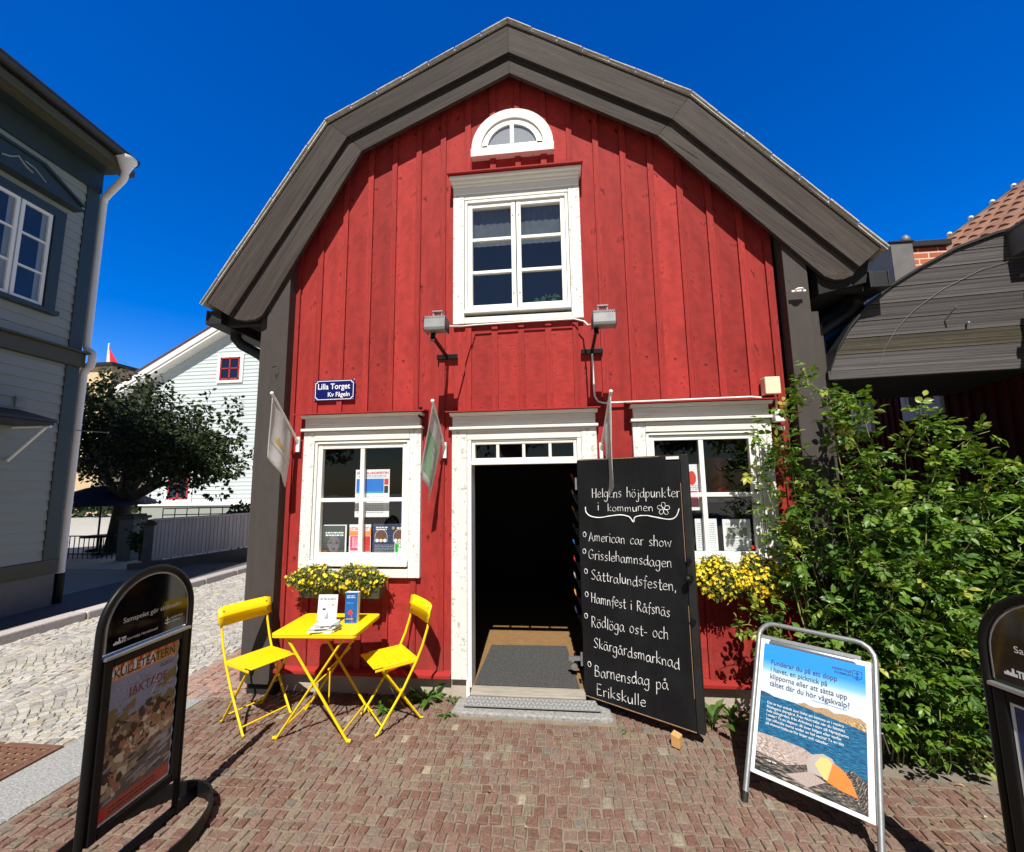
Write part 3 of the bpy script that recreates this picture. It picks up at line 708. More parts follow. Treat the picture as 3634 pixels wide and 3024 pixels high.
b.build('worn_edge', mat('worn_bare_edge', (.34, .20, .10), .8, .7, 40), dr)
b = MB(); DR.box(b, DWd-.145, DWd-.052, 1.922, 1.943, -.001, .006); b.build('closer_plate', 'whitepl', dr)
b = MB()
for (u, v, r) in ((.877, 1.207, .018), (.880, .803, .02)):
    q = DR.P(u, v, 0); b.tube([q, q+nd*.012], [r, r*.9], 16)
b.build('lock_cylinder', 'black_metal', dr)
b = MB(); q = DR.P(.877, 1.091, 0); b.tube([q, q+nd*.014], [.026, .024], 16); b.tube([q+nd*.012, q+nd*.03], [.012, .012], 10)
c = q+nd*.048
b.tube([q+nd*(.030+.036*t) for t in (0, .12, .35, .6, .85, 1)], [.012, .021, .026, .025, .017, .004], 16)
b.build('door_knob', 'black_metal', dr)
b = MB()
for z in (.35, 1.75): b.tube([(.146, 3.690, z-.05), (.146, 3.690, z+.05)], .010, 8)
b.build('hinge', 'zinc', dr)
b = MB(); b.box(.045, .155, 3.92, 3.945, .245, .275); b.tube([(.09, 3.93, .19), (.09, 3.96, .19)], .028, 12); b.build('door_stop', 'zinc', CT)

# chalk handwriting: one stroke font
FONT = {
'a': (.85, [[(.62, .85), (.35, 1), (.08, .7), (.05, .3), (.25, 0), (.5, .25), (.62, .85), (.63, .3), (.78, 0)]]),
'c': (.7, [[(.58, .85), (.35, 1), (.08, .65), (.1, .2), (.35, 0), (.6, .15)]]),
'd': (.85, [[(.6, .8), (.35, 1), (.07, .6), (.1, .15), (.32, 0), (.6, .35)], [(.62, 1.75), (.62, .6), (.68, 0)]]),
'e': (.75, [[(.08, .5), (.6, .6), (.5, .95), (.25, .95), (.06, .55), (.15, .1), (.4, 0), (.65, .15)]]),
'f': (.6, [[(.6, 1.6), (.42, 1.75), (.3, 1.4), (.28, .5), (.25, -.3)], [(.05, .9), (.55, .95)]]),
'g': (.85, [[(.6, .85), (.35, 1), (.08, .65), (.12, .2), (.35, .1), (.6, .4)], [(.63, 1), (.63, 0), (.55, -.6), (.3, -.75), (.05, -.5)]]),
'h': (.8, [[(.1, 1.75), (.1, 0)], [(.1, .6), (.3, .95), (.52, .9), (.58, .5), (.6, 0)]]),
'i': (.38, [[(.15, 1), (.17, 0)], [(.15, 1.4), (.16, 1.5)]]),
'j': (.5, [[(.3, 1), (.3, -.4), (.15, -.75), (-.1, -.6)], [(.3, 1.4), (.31, 1.5)]]),
'k': (.75, [[(.1, 1.75), (.1, 0)], [(.58, 1), (.12, .5), (.62, 0)]]),
'l': (.38, [[(.15, 1.75), (.16, 0)]]),
'm': (1.15, [[(.08, 1), (.1, 0)], [(.1, .6), (.28, .98), (.45, .85), (.48, 0)], [(.48, .6), (.68, .98), (.85, .85), (.9, 0)]]),
'n': (.8, [[(.08, 1), (.1, 0)], [(.1, .6), (.3, .98), (.52, .85), (.58, 0)]]),
'o': (.8, [[(.35, 1), (.1, .75), (.08, .25), (.32, 0), (.6, .25), (.6, .75), (.35, 1)]]),
'p': (.8, [[(.1, 1), (.1, -.75)], [(.1, .7), (.35, 1), (.6, .75), (.55, .2), (.3, 0), (.1, .2)]]),
'r': (.58, [[(.1, 1), (.12, 0)], [(.12, .6), (.28, .95), (.5, .95)]]),
's': (.68, [[(.52, .88), (.3, 1), (.12, .8), (.28, .55), (.5, .3), (.38, .03), (.08, .08)]]),
't': (.62, [[(.28, 1.6), (.28, .3), (.38, .02), (.55, .1)], [(.05, 1.05), (.55, 1.08)]]),
'u': (.8, [[(.08, 1), (.1, .25), (.3, 0), (.52, .25), (.58, 1)], [(.58, 1), (.63, 0)]]),
'w': (1.0, [[(.05, 1), (.25, 0), (.48, .8), (.7, 0), (.92, 1)]]),
'A': (1.0, [[(.05, 0), (.4, 1.7), (.82, 0)], [(.18, .6), (.65, .6)]]),
'B': (.98, [[(.12, 1.7), (.12, 0)], [(.12, 1.7), (.55, 1.55), (.55, 1.05), (.15, .9)], [(.15, .9), (.72, .7), (.66, .1), (.12, 0)]]),
'E': (.88, [[(.65, 1.65), (.12, 1.7), (.12, 0), (.72, .05)], [(.12, .9), (.55, .92)]]),
'G': (1.05, [[(.8, 1.4), (.5, 1.7), (.12, 1.2), (.1, .4), (.4, 0), (.8, .2), (.85, .75), (.5, .75)]]),
'H': (1.0, [[(.1, 1.7), (.12, 0)], [(.75, 1.7), (.75, 0)], [(.1, .85), (.75, .9)]]),
'R': (.95, [[(.12, 1.7), (.12, 0)], [(.12, 1.7), (.6, 1.5), (.55, 1.0), (.15, .85)], [(.25, .85), (.78, 0)]]),
'S': (.9, [[(.7, 1.5), (.42, 1.7), (.12, 1.35), (.35, .95), (.68, .5), (.45, .02), (.08, .15)]]),
'-': (.6, [[(.1, .5), (.5, .52)]]), ',': (.35, [[(.15, .1), (.1, -.3)]]), ' ': (.7, [])}
for ch, base, mk in (('ö', 'o', 2), ('ä', 'a', 2), ('å', 'a', 1)):
    adv, st = FONT[base]
    FONT[ch] = (adv, st+([[(.2, 1.35), (.21, 1.45)], [(.5, 1.35), (.51, 1.45)]] if mk == 2 else [[(.35, 1.55), (.24, 1.42), (.35, 1.28), (.47, 1.42), (.35, 1.55)]]))
def smooth(pts, n=5):
    if len(pts) < 3: return pts
    o = []; P = [pts[0]]+list(pts)+[pts[-1]]
    for i in range(1, len(P)-2):
        p0, p1, p2, p3 = P[i-1:i+3]
        for k in range(n):
            t = k/n; o.append(tuple(.5*((2*p1[j])+(-p0[j]+p2[j])*t+(2*p0[j]-5*p1[j]+4*p2[j]-p3[j])*t*t+(-p0[j]+3*p1[j]-3*p2[j]+p3[j])*t**3) for j in (0, 1)))
    o.append(tuple(pts[-1])); return o
def chalk_stroke(b, pts, r=.0027):
    P = [DR.P(u+random.gauss(0, .0004), v+random.gauss(0, .0004), .0012) for u, v in pts]
    b.tube(P, [r*random.uniform(.8, 1.15) for _ in P], 5, flat=.5)
def chalk_line(b, txt, u0, v0, u1, v1, xh):
    W_ = sum(FONT[c][0] for c in txt); k = (u1-u0)/W_; x = u0
    for ch in txt:
        adv, st = FONT[ch]; jy = random.gauss(0, .06)*xh; jh = random.uniform(.94, 1.08)
        for s in st:
            q = smooth(s) if ch not in 'AEHkw' else s
            chalk_stroke(b, [(x+px*k*1.0+.10*py*xh*.4, v0+(v1-v0)*(x+px*k-u0)/(u1-u0)+jy+py*xh*jh) for px, py in q])
        x += adv*k
b = MB()
for t, u0, v0, u1, v1, xh in (('Helgens höjdpunkter', .136, 1.638, .85, 1.648, .042), ('i', .180, 1.535, .205, 1.535, .042), ('kommunen', .272, 1.530, .650, 1.542, .033),
    ('American car show', .093, 1.288, .765, 1.290, .043), ('Grisslehamnsdagen', .085, 1.143, .763, 1.146, .043), ('Såttralundsfesten,', .102, .983, .785, .990, .043),
    ('Hamnfest i Råfsnäs', .094, .805, .728, .805, .043), ('Rödlöga ost- och', .088, .620, .708, .645, .046), ('Skärgårdsmarknad', .102, .462, .775, .466, .044), ('Barnensdag på', .100, .250, .685, .305, .048), ('Erikskulle', .112, .118, .515, .143, .046)):
    chalk_line(b, t, u0, v0, u1, v1, xh)
for u, v in ((.058, 1.335), (.050, 1.200), (.058, 1.042), (.058, .862), (.045, .693), (.060, .329)):
    chalk_stroke(b, smooth([(u+.014*math.cos(t)-.001, v+.019*math.sin(t)) for t in [2*math.pi*i/9 for i in range(10)]], 3))
for k in range(5):
    t = 2*math.pi*k/5+.3; c, s = math.cos(t), math.sin(t)
    chalk_stroke(b, smooth([(.722+(a*c-q*s)*.046, 1.562+(a*s+q*c)*.046) for a, q in ((.1, 0), (.45, .3), (.9, .25), (1.0, 0), (.9, -.25), (.45, -.3), (.1, 0))], 4))
chalk_stroke(b, smooth([(.073, 1.560), (.080, 1.515), (.12, 1.485), (.20, 1.478), (.30, 1.495), (.38, 1.505), (.45, 1.495), (.486, 1.455), (.50, 1.492), (.58, 1.508), (.68, 1.495), (.76, 1.487), (.81, 1.51), (.835, 1.567)]), .0045)
b.build('chalk_writing', 'chalk', dr)

# ------------------------------------------------------------------ doorstep and things inside
b = MB(); b.prism([(-.88, 3.475, -.03), (.36, 3.462, -.03), (.34, 3.70, -.03), (-.86, 3.70, -.03)], (0, 0, .054)); o = b.build('stone_step', 'stone', bevel=.012)
tag(o, 'rough grey granite slab lying in front of the doorway', 'step')
tp = thing('tread_plate', 'silver checker plate strip on the stone slab under the doorway', 'metal plate', (-.25, 3.56, .036))
tA, tB = Vector((0, 3.528, .038)), Vector((0, 3.600, .080)); ts = (tB-tA).normalized(); tn = Vector((0, -ts.z, ts.y)); tW = (tB-tA).length
b = MB(); b.prism([(-.79, tA.y, tA.z), (.275, tA.y, tA.z), (.235, tB.y, tB.z), (-.765, tB.y, tB.z)], tn*.005); b.build('plate', 'tread', tp)
b = MB()
for i in range(34):
    for j in range(3):
        x = -.77+i*.030+.015*(j % 2); q = tA+ts*(.014+j*.027)+tn*.006; sg = 1 if (i+j) % 2 else -1
        if x < .225: b.obox((x, q.y, q.z), Vector((1, 0, 0))+ts*sg, ts-Vector((1, 0, 0))*sg, tn, .0125, .0032, .0022)
b.build('tread_pattern', mat('raised_aluminium', (.33, .33, .33), .4, .2, 60), tp)
b = MB(); b.prism([(-.745, 3.735, .1025), (.125, 3.735, .1025), (.035, 4.62, .1025), (-.735, 4.60, .1025)], (0, 0, .010)); o = b.build('doormat', 'mat_carpet', bevel=.004)
tag(o, 'dark grey fibre doormat on the wooden floor inside the doorway', 'doormat')
rk = thing('brochure_rack', 'dim brochure rack standing just inside the right of the doorway', 'rack', (.20, 4.25, .102))
b = MB(); b.box(.22, .245, 4.15, 4.17, .102, 1.85); b.box(.22, .245, 4.38, 4.40, .102, 1.85); b.box(.10, .40, 4.12, 4.42, .102, .125); b.build('frame', 'black_metal', rk)
for k in range(9):
    b = MB(); z = .45+k*.155; b.prism([(.135, 4.12, z+.11), (.19, 4.12, z-.02), (.215, 4.12, z-.02), (.215, 4.12, z+.11)], (0, .28, 0)); b.build('pocket', 'tin', rk)
    b = MB(); b.obox((.150, 4.26, z+.085), (.4, 0, -1), (0, 1, 0), (1, 0, .4), .07, .10, .006); b.build('brochure', ['navyprint', 'orange', 'paperg', 'redprint', 'blueprint'][k % 5], rk)

# ------------------------------------------------------------------ fixings on the facade
def floodlight(label, hx, hz, ax, az, mirror):
    L = thing('floodlight', label, 'lamp', (ax, 3.71, az), 0, 'floodlights under the upper window')
    b = MB(); b.obox((ax, 3.706, az), (1, 0, 0), (0, 1, 0), (0, 0, 1), .095, .012, .022); b.box(ax-.012, ax+.012, 3.66, 3.694, az-.015, az+.015); b.build('wall_plate', 'black_metal', L, bevel=.002)
    b = MB(); b.obox((ax, 3.47, az+.018), (0, 1, -.08), (1, 0, 0), (0, 0, 1), .235, .011, .013); b.obox((ax, 3.26, az+.06), (0, .25, 1), (1, 0, 0), (0, 1, 0), .065, .018, .006); b.build('arm', 'black_metal', L)
    b = MB(); cx, cy, cz = hx, 3.25, hz; n = 9; hw = .087
    prof = [(-.055, -.058), (-.063, -.034), (-.060, .034), (-.045, .058), (-.015, .068), (.055, .064), (.075, .02), (.07, -.045), (.03, -.060)]
    b.prism([(cx-hw, cy+p, cz+q) for p, q in prof], (2*hw, 0, 0)); hd = b.build('housing', 'lampgrey', L, bevel=.006)
    b = MB()
    for k in range(11):
        x = cx-hw+.010+k*.0154; b.tube([(x, cy-.046, cz+.062), (x, cy-.062, cz+.042)], .0046, 5)
    b.build('cooling_fin', 'lampgrey', hd)
    b = MB(); b.box(cx-hw-.004, cx-hw-.0005, cy-.055, cy+.07, cz-.055, cz+.055); b.box(cx+hw+.0005, cx+hw+.004, cy-.055, cy+.07, cz-.055, cz+.055); b.build('side_plate', 'black_metal', L)
    b = MB(); o = -.004 if mirror else .01
    b.obox((cx-.035+o, cy+.02, cz+.085), (1, 0, 0), (0, 1, 0), (0, 0, 1), .006, .02, .028); b.obox((cx+.035+o, cy+.02, cz+.085), (1, 0, 0), (0, 1, 0), (0, 0, 1), .006, .02, .028); b.obox((cx+o, cy+.02, cz+.117), (1, 0, 0), (0, 1, 0), (0, 0, 1), .043, .026, .006); b.build('tilt_bracket', 'lampgrey', L, bevel=.002)
    return L
floodlight('grey floodlight on an arm left of the upper window sill', -.952, 3.045, -.98, 2.915, False)
floodlight('grey floodlight on an arm right of the upper window sill, above the conduit', .385, 3.015, .325, 2.905, True)
b = MB(); b.tube([(-.875, 3.30, 3.05), (-.80, 3.50, 3.12), (-.72, 3.68, 3.195), (-.2, 3.683, 3.203), (.18, 3.683, 3.203), (.262, 3.64, 3.16), (.285, 3.5, 3.07), (.30, 3.32, 3.01)], .0075, 6); o = b.build('lamp_cable', 'whitepl'); tag(o, 'thin white cable running under the upper window sill between floodlights', 'cable')
b = MB(); b.tube([(.325, 3.69, 2.88), (.33, 3.702, 2.55), (.335, 3.702, 2.50), (.36, 3.702, 2.455), (.41, 3.703, 2.440), (.50, 3.703, 2.440), (1.62, 3.703, 2.450), (1.70, 3.703, 2.44)], .0085, 6)
o = b.build('conduit', 'whitepl'); tag(o, 'white electric conduit running above the right window cornice', 'cable')
jb = thing('junction_box', 'cream junction box at the upper right above the right window', 'box', (1.77, 3.71, 2.5)); b = MB(); b.box(1.705, 1.825, 3.625, 3.712, 2.455, 2.60); b.build('lid', 'cream', jb, bevel=.008); b = MB(); b.tube([(1.79, 3.66, 2.456), (1.80, 3.66, 2.40), (1.79, 3.66, 2.33)], .006, 6); b.build('lead', 'whitepl', jb)
sw = thing('socket', 'small white outdoor socket at the top right corner of the right window', 'socket', (1.79, 3.68, 2.27)); b = MB(); b.box(1.755, 1.835, 3.615, 3.688, 2.225, 2.325); b.build('housing', 'whitepl', sw, bevel=.008); b = MB(); b.tube([(1.755, 3.60, 2.17), (1.775, 3.60, 2.155), (1.79, 3.60, 2.17), (1.775, 3.60, 2.185)], .006, 6, closed=True); b.tube([(1.79, 3.60, 2.17), (1.805, 3.61, 2.15), (1.82, 3.62, 2.17), (1.805, 3.61, 2.185)], .006, 6, closed=True); b.build('hook', 'whitepl', sw)
wb = thing('line_bracket', 'little white metal bracket on the right corner board', 'bracket', (2.01, 3.57, 3.30)); b = MB(); b.box(1.945, 2.055, 3.556, 3.574, 3.283, 3.300); b.build('plate', 'whitepl', wb, bevel=.003); b = MB(); b.tube([(1.972, 3.55, 3.297), (1.985, 3.535, 3.302), (2.015, 3.535, 3.302), (2.028, 3.55, 3.297)], .008, 6); b.build('handle', 'whitepl', wb)
b = MB(); b.tube([(-2.59, 3.573, 2.86), (-2.575, 3.555, 2.845), (-2.555, 3.573, 2.865)], .004, 5); o = b.build('hook', 'black_metal'); tag(o, 'small dark iron hook on the left corner board', 'hook')
b = MB(); b.tube([(-1.225, 3.70, 2.445), (-1.225, 3.672, 2.445), (-1.225, 3.672, 2.365), (-1.225, 3.70, 2.365)], .010, 6); b.box(-1.238, -1.212, 3.703, 3.714, 2.35, 2.46); o = b.build('shutter_hook', 'black_metal'); tag(o, 'black iron fitting between left window cornice and door cornice', 'fitting')
# street name plate
sp = thing('street_sign', 'dark blue enamel street name plate with white lettering above the left window', 'street sign', (-2.06, 3.70, 2.62))
S_ = Sheet((-2.252, 3.706, 2.549), (1, 0, -.0), (0, 0, 1), (0, -1, 0)); WW, HH = .392, .196
def notch(m, r):
    P = []
    for cx, cy, a0 in ((m, m, 90), (WW-m, m, 180), (WW-m, HH-m, 270), (m, HH-m, 0)):
        for k in range(5): a = R(a0-22.5*k); P.append((cx+r*math.cos(a), cy+r*math.sin(a)))
    return P
b = MB(); S_.box(b, 0, WW, 0, HH, -.008, .0); b.build('plate', 'enamel', sp, bevel=.004)
b = MB(); o1 = notch(.008, .020); i1 = notch(.0135, .020)
for k in range(len(o1)): S_.poly(b, [o1[k], o1[(k+1) % len(o1)], i1[(k+1) % len(o1)], i1[k]], .001)
b.build('border', 'enamelw', sp)
b = MB(); S_.text(b, 'Lilla Torget', .035, .108, .076, .0012, width=.315, bold=.012); S_.text(b, 'Kv Fågeln', .135, .037, .060, .0012, width=.212, bold=.012); b.build('lettering', 'enamelw', sp)
b = MB()
for u in (.010, WW-.010):
    for v in (.010, HH-.010): b.tube([S_.P(u, v, 0), S_.P(u, v, .004)], .006, 8)
b.build('screw', 'zinc', sp)

# flags
def flag(label, base, tip, frac, hh, logo, sway, swing=0.0):
    F = thing('wall_flag', label, 'flag', base, 0, 'small flags on angled poles beside the windows and door')
    B = Vector(base); T = Vector(tip); d = (T-B)
    b = MB(); b.box(base[0]-.018, base[0]+.018, 3.69, 3.712, base[2]-.085, base[2]+.055); b.tube([B+Vector((0, .0, -.01)), B+d*.10], .016, 8); b.build('bracket', 'whitepl', F, bevel=.003)
    b = MB(); b.tube([B+d*.02, T], .0125, 10); c = T; b.lathe(c, [(.001, .017), (.012, .012), (.017, 0), (.012, -.012), (.001, -.017)], 10); b.build('pole', 'whitepl', F)
    b = MB(); n, m = 14, 12; P0 = T-d*.01; P1 = B+d*(1-frac); side = Vector((d.y, -d.x, 0)).normalized()
    def pt(i, j):
        s = i/n; q = j/m
        p = P0+(P1-P0)*s*(1-.22*q*sway); z = -.012-hh*q
        return p+Vector((swing*q, 0, z))+side*(.016*math.sin(s*5+q*2.2)*q+.006*math.sin(9*s))
    vs = [pt(i, j) for i in range(n+1) for j in range(m+1)]
    fs = [(i*(m+1)+j, (i+1)*(m+1)+j, (i+1)*(m+1)+j+1, i*(m+1)+j+1) for i in range(n) for j in range(m)]
    b.add(vs, fs, None, .5, True); cl = b.build('cloth', 'flagcloth', F)
    so_ = cl.modifiers.new('solid', 'SOLIDIFY'); so_.thickness = .0016; so_.offset = 0
    def onflag(pts, mname, nm, both=False):
        for sg in (1, -1):
            b = MB()
            for poly in pts:
                # patches follow the cloth
                q = []
                for u, v in poly:
                    s = min(max(u, 0), 1); t_ = min(max(v, 0), 1)
                    q.append(pt(s*n, t_*m)+side*.0028*sg)
                b.poly(q)
            b.build(nm, mname, F)
    onflag(*logo[:3])
    if len(logo) > 3: onflag(*logo[3:6])
    return F
def strips(u0, u1, v0, v1, n=8): return [[(u0+(u1-u0)*i/n, v0), (u0+(u1-u0)*(i+1)/n, v0), (u0+(u1-u0)*(i+1)/n, v1), (u0+(u1-u0)*i/n, v1)] for i in range(n)]
towers = [[(.30+.05*k, .60), (.345+.05*k, .60), (.345+.05*k, .60-h), (.32+.05*k, .60-h-.03), (.30+.05*k, .60-h)] for k, h in enumerate((.05, .08, .13, .06, .05, .09, .07))]
letters = [[(.14+.024*k, .665), (.155+.024*k, .665), (.155+.024*k, .695), (.14+.024*k, .695)] for k in range(28)]
flag('white flag with small gold emblem at the left corner of the cottage', (-2.385, 3.705, 2.16), (-2.42, 3.35, 2.556), .74, .53, (towers, 'gold', 'emblem', letters, 'paperg', 'emblem_text'), .5, .0)
grn = [[(u0, v0), (u0+.1, v0), (u0+.1, v0+.0817), (u0, v0+.0817)] for u0 in [.15+.1*i for i in range(7)] for v0 in [.30+.0817*j for j in range(7)]]
ii = [[(.44, .50), (.56, .50), (.56, .62), (.44, .62)], [(.44, .62), (.56, .62), (.56, .74), (.44, .74)], [(.40, .74), (.60, .74), (.60, .77), (.40, .77)], [(.40, .50), (.5, .50), (.5, .53), (.40, .53)], [(.45, .41), (.55, .41), (.57, .44), (.55, .47), (.45, .47), (.43, .44)]]
f2 = flag('white flag with a green tourist information panel between left window and door', (-.998, 3.705, 2.075), (-1.007, 3.35, 2.44), .74, .58, (grn, 'greenflag', 'panel'), .6, -.085)
def flag_i(F, base, tip, frac, hh, sway):
    pass
flag('white flag seen edge on in front of the chalkboard door', (.372, 3.705, 2.04), (.428, 3.35, 2.466), .66, .60, (grn[:21], 'greenflag', 'panel'), .4)
# white i on the green flag
B_ = Vector((-.998, 3.705, 2.075)); T_ = Vector((-1.007, 3.35, 2.44)); d_ = T_-B_; P1_ = B_+d_*.26; sd_ = Vector((d_.y, -d_.x, 0)).normalized()
def ptf(u, v, sg):
    p = (T_-d_*.01)+(P1_-(T_-d_*.01))*u*(1-.22*v*.6)
    return p+Vector((-.085*v, 0, -.012-.58*v))+sd_*(.016*math.sin(u*5+v*2.2)*v+.006*math.sin(9*u)+.0045*sg)
for sg in (1, -1):
    b = MB()
    for poly in ii: b.poly([ptf(u, v, sg) for u, v in poly])
    b.build('letter', 'flagcloth', f2)

# ------------------------------------------------------------------ posters behind the panes
def poster(label, x0, x1, z0, z1, y=3.79, draw=None, base='paper', group=None):
    T = thing('poster', label, 'poster', ((x0+x1)/2, y, z0), 0, group)
    S = Sheet((x0, y, z0), (1, 0, 0), (0, 0, 1), (0, -1, 0)); b = MB(); S.box(b, 0, x1-x0, 0, z1-z0, -.003, 0); b.build('sheet', base, T)
    layers = {}
    def L(m):
        return layers.setdefault(m, MB())
    draw(S, L, x1-x0, z1-z0)
    for m, mb in layers.items(): mb.build({'paper': 'white_print', 'ink': 'lettering'}.get(m if isinstance(m, str) else '', 'print'), m, T)
    return T
g1 = gradient('festival_picture', [(0, (.05, .22, .02)), (.22, (.12, .36, .04)), (.3, (.02, .20, .42)), (.42, (.03, .36, .72)), (.7, (.04, .30, .75)), (1, (.02, .18, .62))], 1, 0, .14, nz=.02)
def d_fest(S, L, W, H):
    S.text(L('redprint'), 'SÅTTRALUNDSFESTEN', .012, H-.042, .030, .001, width=W-.024, bold=.03)
    rows(S, L('paperg'), .03, W-.03, H-.075, H-.05, 2, .001)
    S.quad(L(g1), .01, W-.055, H-.215, H-.085, .001); S.quad(L('redprint'), W-.050, W-.01, H-.14, H-.085, .001); S.quad(L('darkprint'), W-.050, W-.012, H-.215, H-.15, .001)
    S.poly(L('ink'), [(.05, H-.17), (.075, H-.17), (.065, H-.11)], .0015)
    rows(S, L('paperg'), .02, W-.05, .03, H-.24, 8, .001, .35)
poster('white festival poster with a blue green picture hung in the left window', -1.860, -1.535, 1.475, 1.905, draw=d_fest)
def d_face(S, L, W, H):
    b = L(gradient('dark_leaf_print', [(0, (.02, .025, .02)), (.45, (.07, .10, .07)), (.6, (.02, .02, .025)), (1, (.06, .08, .07))], 1, 0, H, nz=.25, nscale=14)); S.quad(b, .008, W-.014, .004, H-.008, .001)
    f = L(mat('pale_face_print', (.17, .15, .16), .5, .7, 45)); cx, cy = W*.48, H*.32
    S.poly(f, [(cx+.062*math.cos(t)*(1 if math.sin(t) > 0 else .85), cy+.075*math.sin(t)) for t in [2*math.pi*k/18 for k in range(18)]], .0015)
    k = L('darkprint')
    for s in (-1, 1):
        S.poly(k, [(cx+s*.012, cy+.015), (cx+s*.030, cy+.022), (cx+s*.050, cy+.012), (cx+s*.030, cy+.008)], .002); S.poly(k, [(cx+s*.01, cy+.035), (cx+s*.03, cy+.045), (cx+s*.052, cy+.032), (cx+s*.03, cy+.038)], .002)
    S.poly(L('navyprint'), [(cx-.02, cy-.038), (cx, cy-.030), (cx+.02, cy-.038), (cx, cy-.050)], .002)
    rows(S, L('paper'), .03, W-.03, H-.105, H-.06, 2, .002, .6); S.text(L('paper'), '♥', W*.45, H-.035, .03, .002) if False else None
    S.quad(L('redprint'), .0, .045, .006, .03, .003)
poster('dark poster with a painted face at the left of the left window sill', -2.160, -1.930, 1.150, 1.408, draw=d_face)
def d_fest2(S, L, W, H):
    S.quad(L('orange'), .0, W, H*.62, H*.90, .001); S.text(L('redprint'), 'STADSFEST', .02, H*.80, .042, .0022, width=W-.04, bold=.02); S.quad(L('paper'), .012, W-.012, H*.775, H*.945, .0016)
    S.quad(L('pink'), .012, W-.06, .03, H*.60, .001); S.quad(L('redprint'), W-.058, W-.004, .02, H*.60, .001); rows(S, L('paper'), .03, W-.09, .05, H*.56, 9, .002, .45)
poster('orange and pink festival poster beside the dark face poster', -1.905, -1.700, 1.150, 1.410, draw=d_fest2, base='paper')
def d_castle(S, L, W, H):
    S.quad(L('navyprint'), .0, W, .0, H, .001)
    for k in range(2):
        cx = W*(.24+.52*k); P = [(cx-.056, .11), (cx+.056, .11)]+[(cx+.056*math.cos(t), .155+.058*math.sin(t)) for t in [math.pi*i/10 for i in range(11)]]
        S.poly(L('paper'), [(cx+(u-cx)*1.05, .135+(v-.135)*1.05) for u, v in P], .0016); S.poly(L(paint_noise('warm_stage_print', [(.35, (.02, .015, .012)), (.55, (.20, .09, .06)), (.75, (.55, .45, .35))], 25)), P, .002)
        for j, c in enumerate(('paper', 'cream', 'paper')):
            q = cx-.036+j*.036; S.poly(L(c), [(q+.017*math.cos(t), .118+.016*math.sin(t)) for t in [2*math.pi*i/10 for i in range(10)]], .0025)
    rows(S, L('paper'), .03, W*.42, H-.055, H-.02, 2, .0025, .6); S.poly(L('gold'), [(W*.58+.014*math.cos(t), H-.035+.014*math.sin(t)) for t in [2*math.pi*i/10 for i in range(10)]], .0025); rows(S, L('paper'), W*.68, W-.01, H-.045, H-.025, 1, .0025, .7)
    rows(S, L('paperg'), .02, W-.03, .015, .085, 5, .0025, .4)
poster('navy poster with two arched pictures at the right of the left window sill', -1.682, -1.352, 1.150, 1.412, draw=d_castle)
def d_info(S, L, W, H):
    S.quad(L('green'), .005, W-.005, .005, H-.005, .001); c = W/2
    w_ = L('paper'); S.poly(w_, [(c+.011*math.cos(t), .072+.011*math.sin(t)) for t in [2*math.pi*i/12 for i in range(12)]], .002)
    S.quad(w_, c-.010, c+.010, .02, .055, .002); S.quad(w_, c-.017, c-.0101, .048, .055, .002); S.quad(w_, c-.017, c+.017, .014, .0199, .002); S.text(w_, 'TOURIST', .012, H-.017, .012, .002, width=W-.024, bold=.04)
poster('small green tourist information sticker in the lower corner of the left window', -1.462, -1.368, 1.156, 1.256, y=3.755, draw=d_info)
def d_room(S, L, W, H):
    S.quad(L(paint_noise('dining_room_picture', [(.3, (.05, .06, .045)), (.45, (.22, .24, .19)), (.58, (.50, .55, .48)), (.75, (.72, .74, .66))], 16)), .03, W-.03, .10, .185, .001); S.quad(L('orange'), .033, .055, .102, .125, .0015); S.poly(L('paper'), [(.08, .115), (.11, .122), (.14, .115), (.11, .108)], .0018)
    rows(S, L('paperg'), .025, W-.025, .205, .228, 2, .001, .3); rows(S, L('paperg'), .02, W-.02, .015, .088, 6, .001, .3)
poster('white notice with a dining room picture at the right of the right window', 1.345, 1.565, 1.185, 1.440, draw=d_room)
def d_list(S, L, W, H):
    rows(S, L('paperg'), .015, W-.015, .02, H-.03, 12, .001, .3); S.quad(L('paperg'), .055, .10, .0, H, .0012)
poster('white printed notice half hidden behind the chalkboard door in the right window', 1.125, 1.300, 1.185, 1.445, draw=d_list)
def d_redp(S, L, W, H):
    S.quad(L('pink'), .01, W-.03, .03, H*.42, .001); S.poly(L('redprint'), [(.04+.035*math.cos(t), H*.7+.06*math.sin(t)) for t in [2*math.pi*i/14 for i in range(14)]], .001); rows(S, L('paperg'), .01, W-.02, H*.44, H*.55, 3, .001)
poster('red and white poster beside the mullion of the right window', 1.085, 1.195, 1.515, 1.90, draw=d_redp)
b = MB(); b.box(1.545, 1.62, 3.752, 3.757, 1.205, 1.235); o = b.build('sticker', 'redprint'); tag(o, 'tiny red and dark sticker in the lower right corner of the right window', 'sticker')
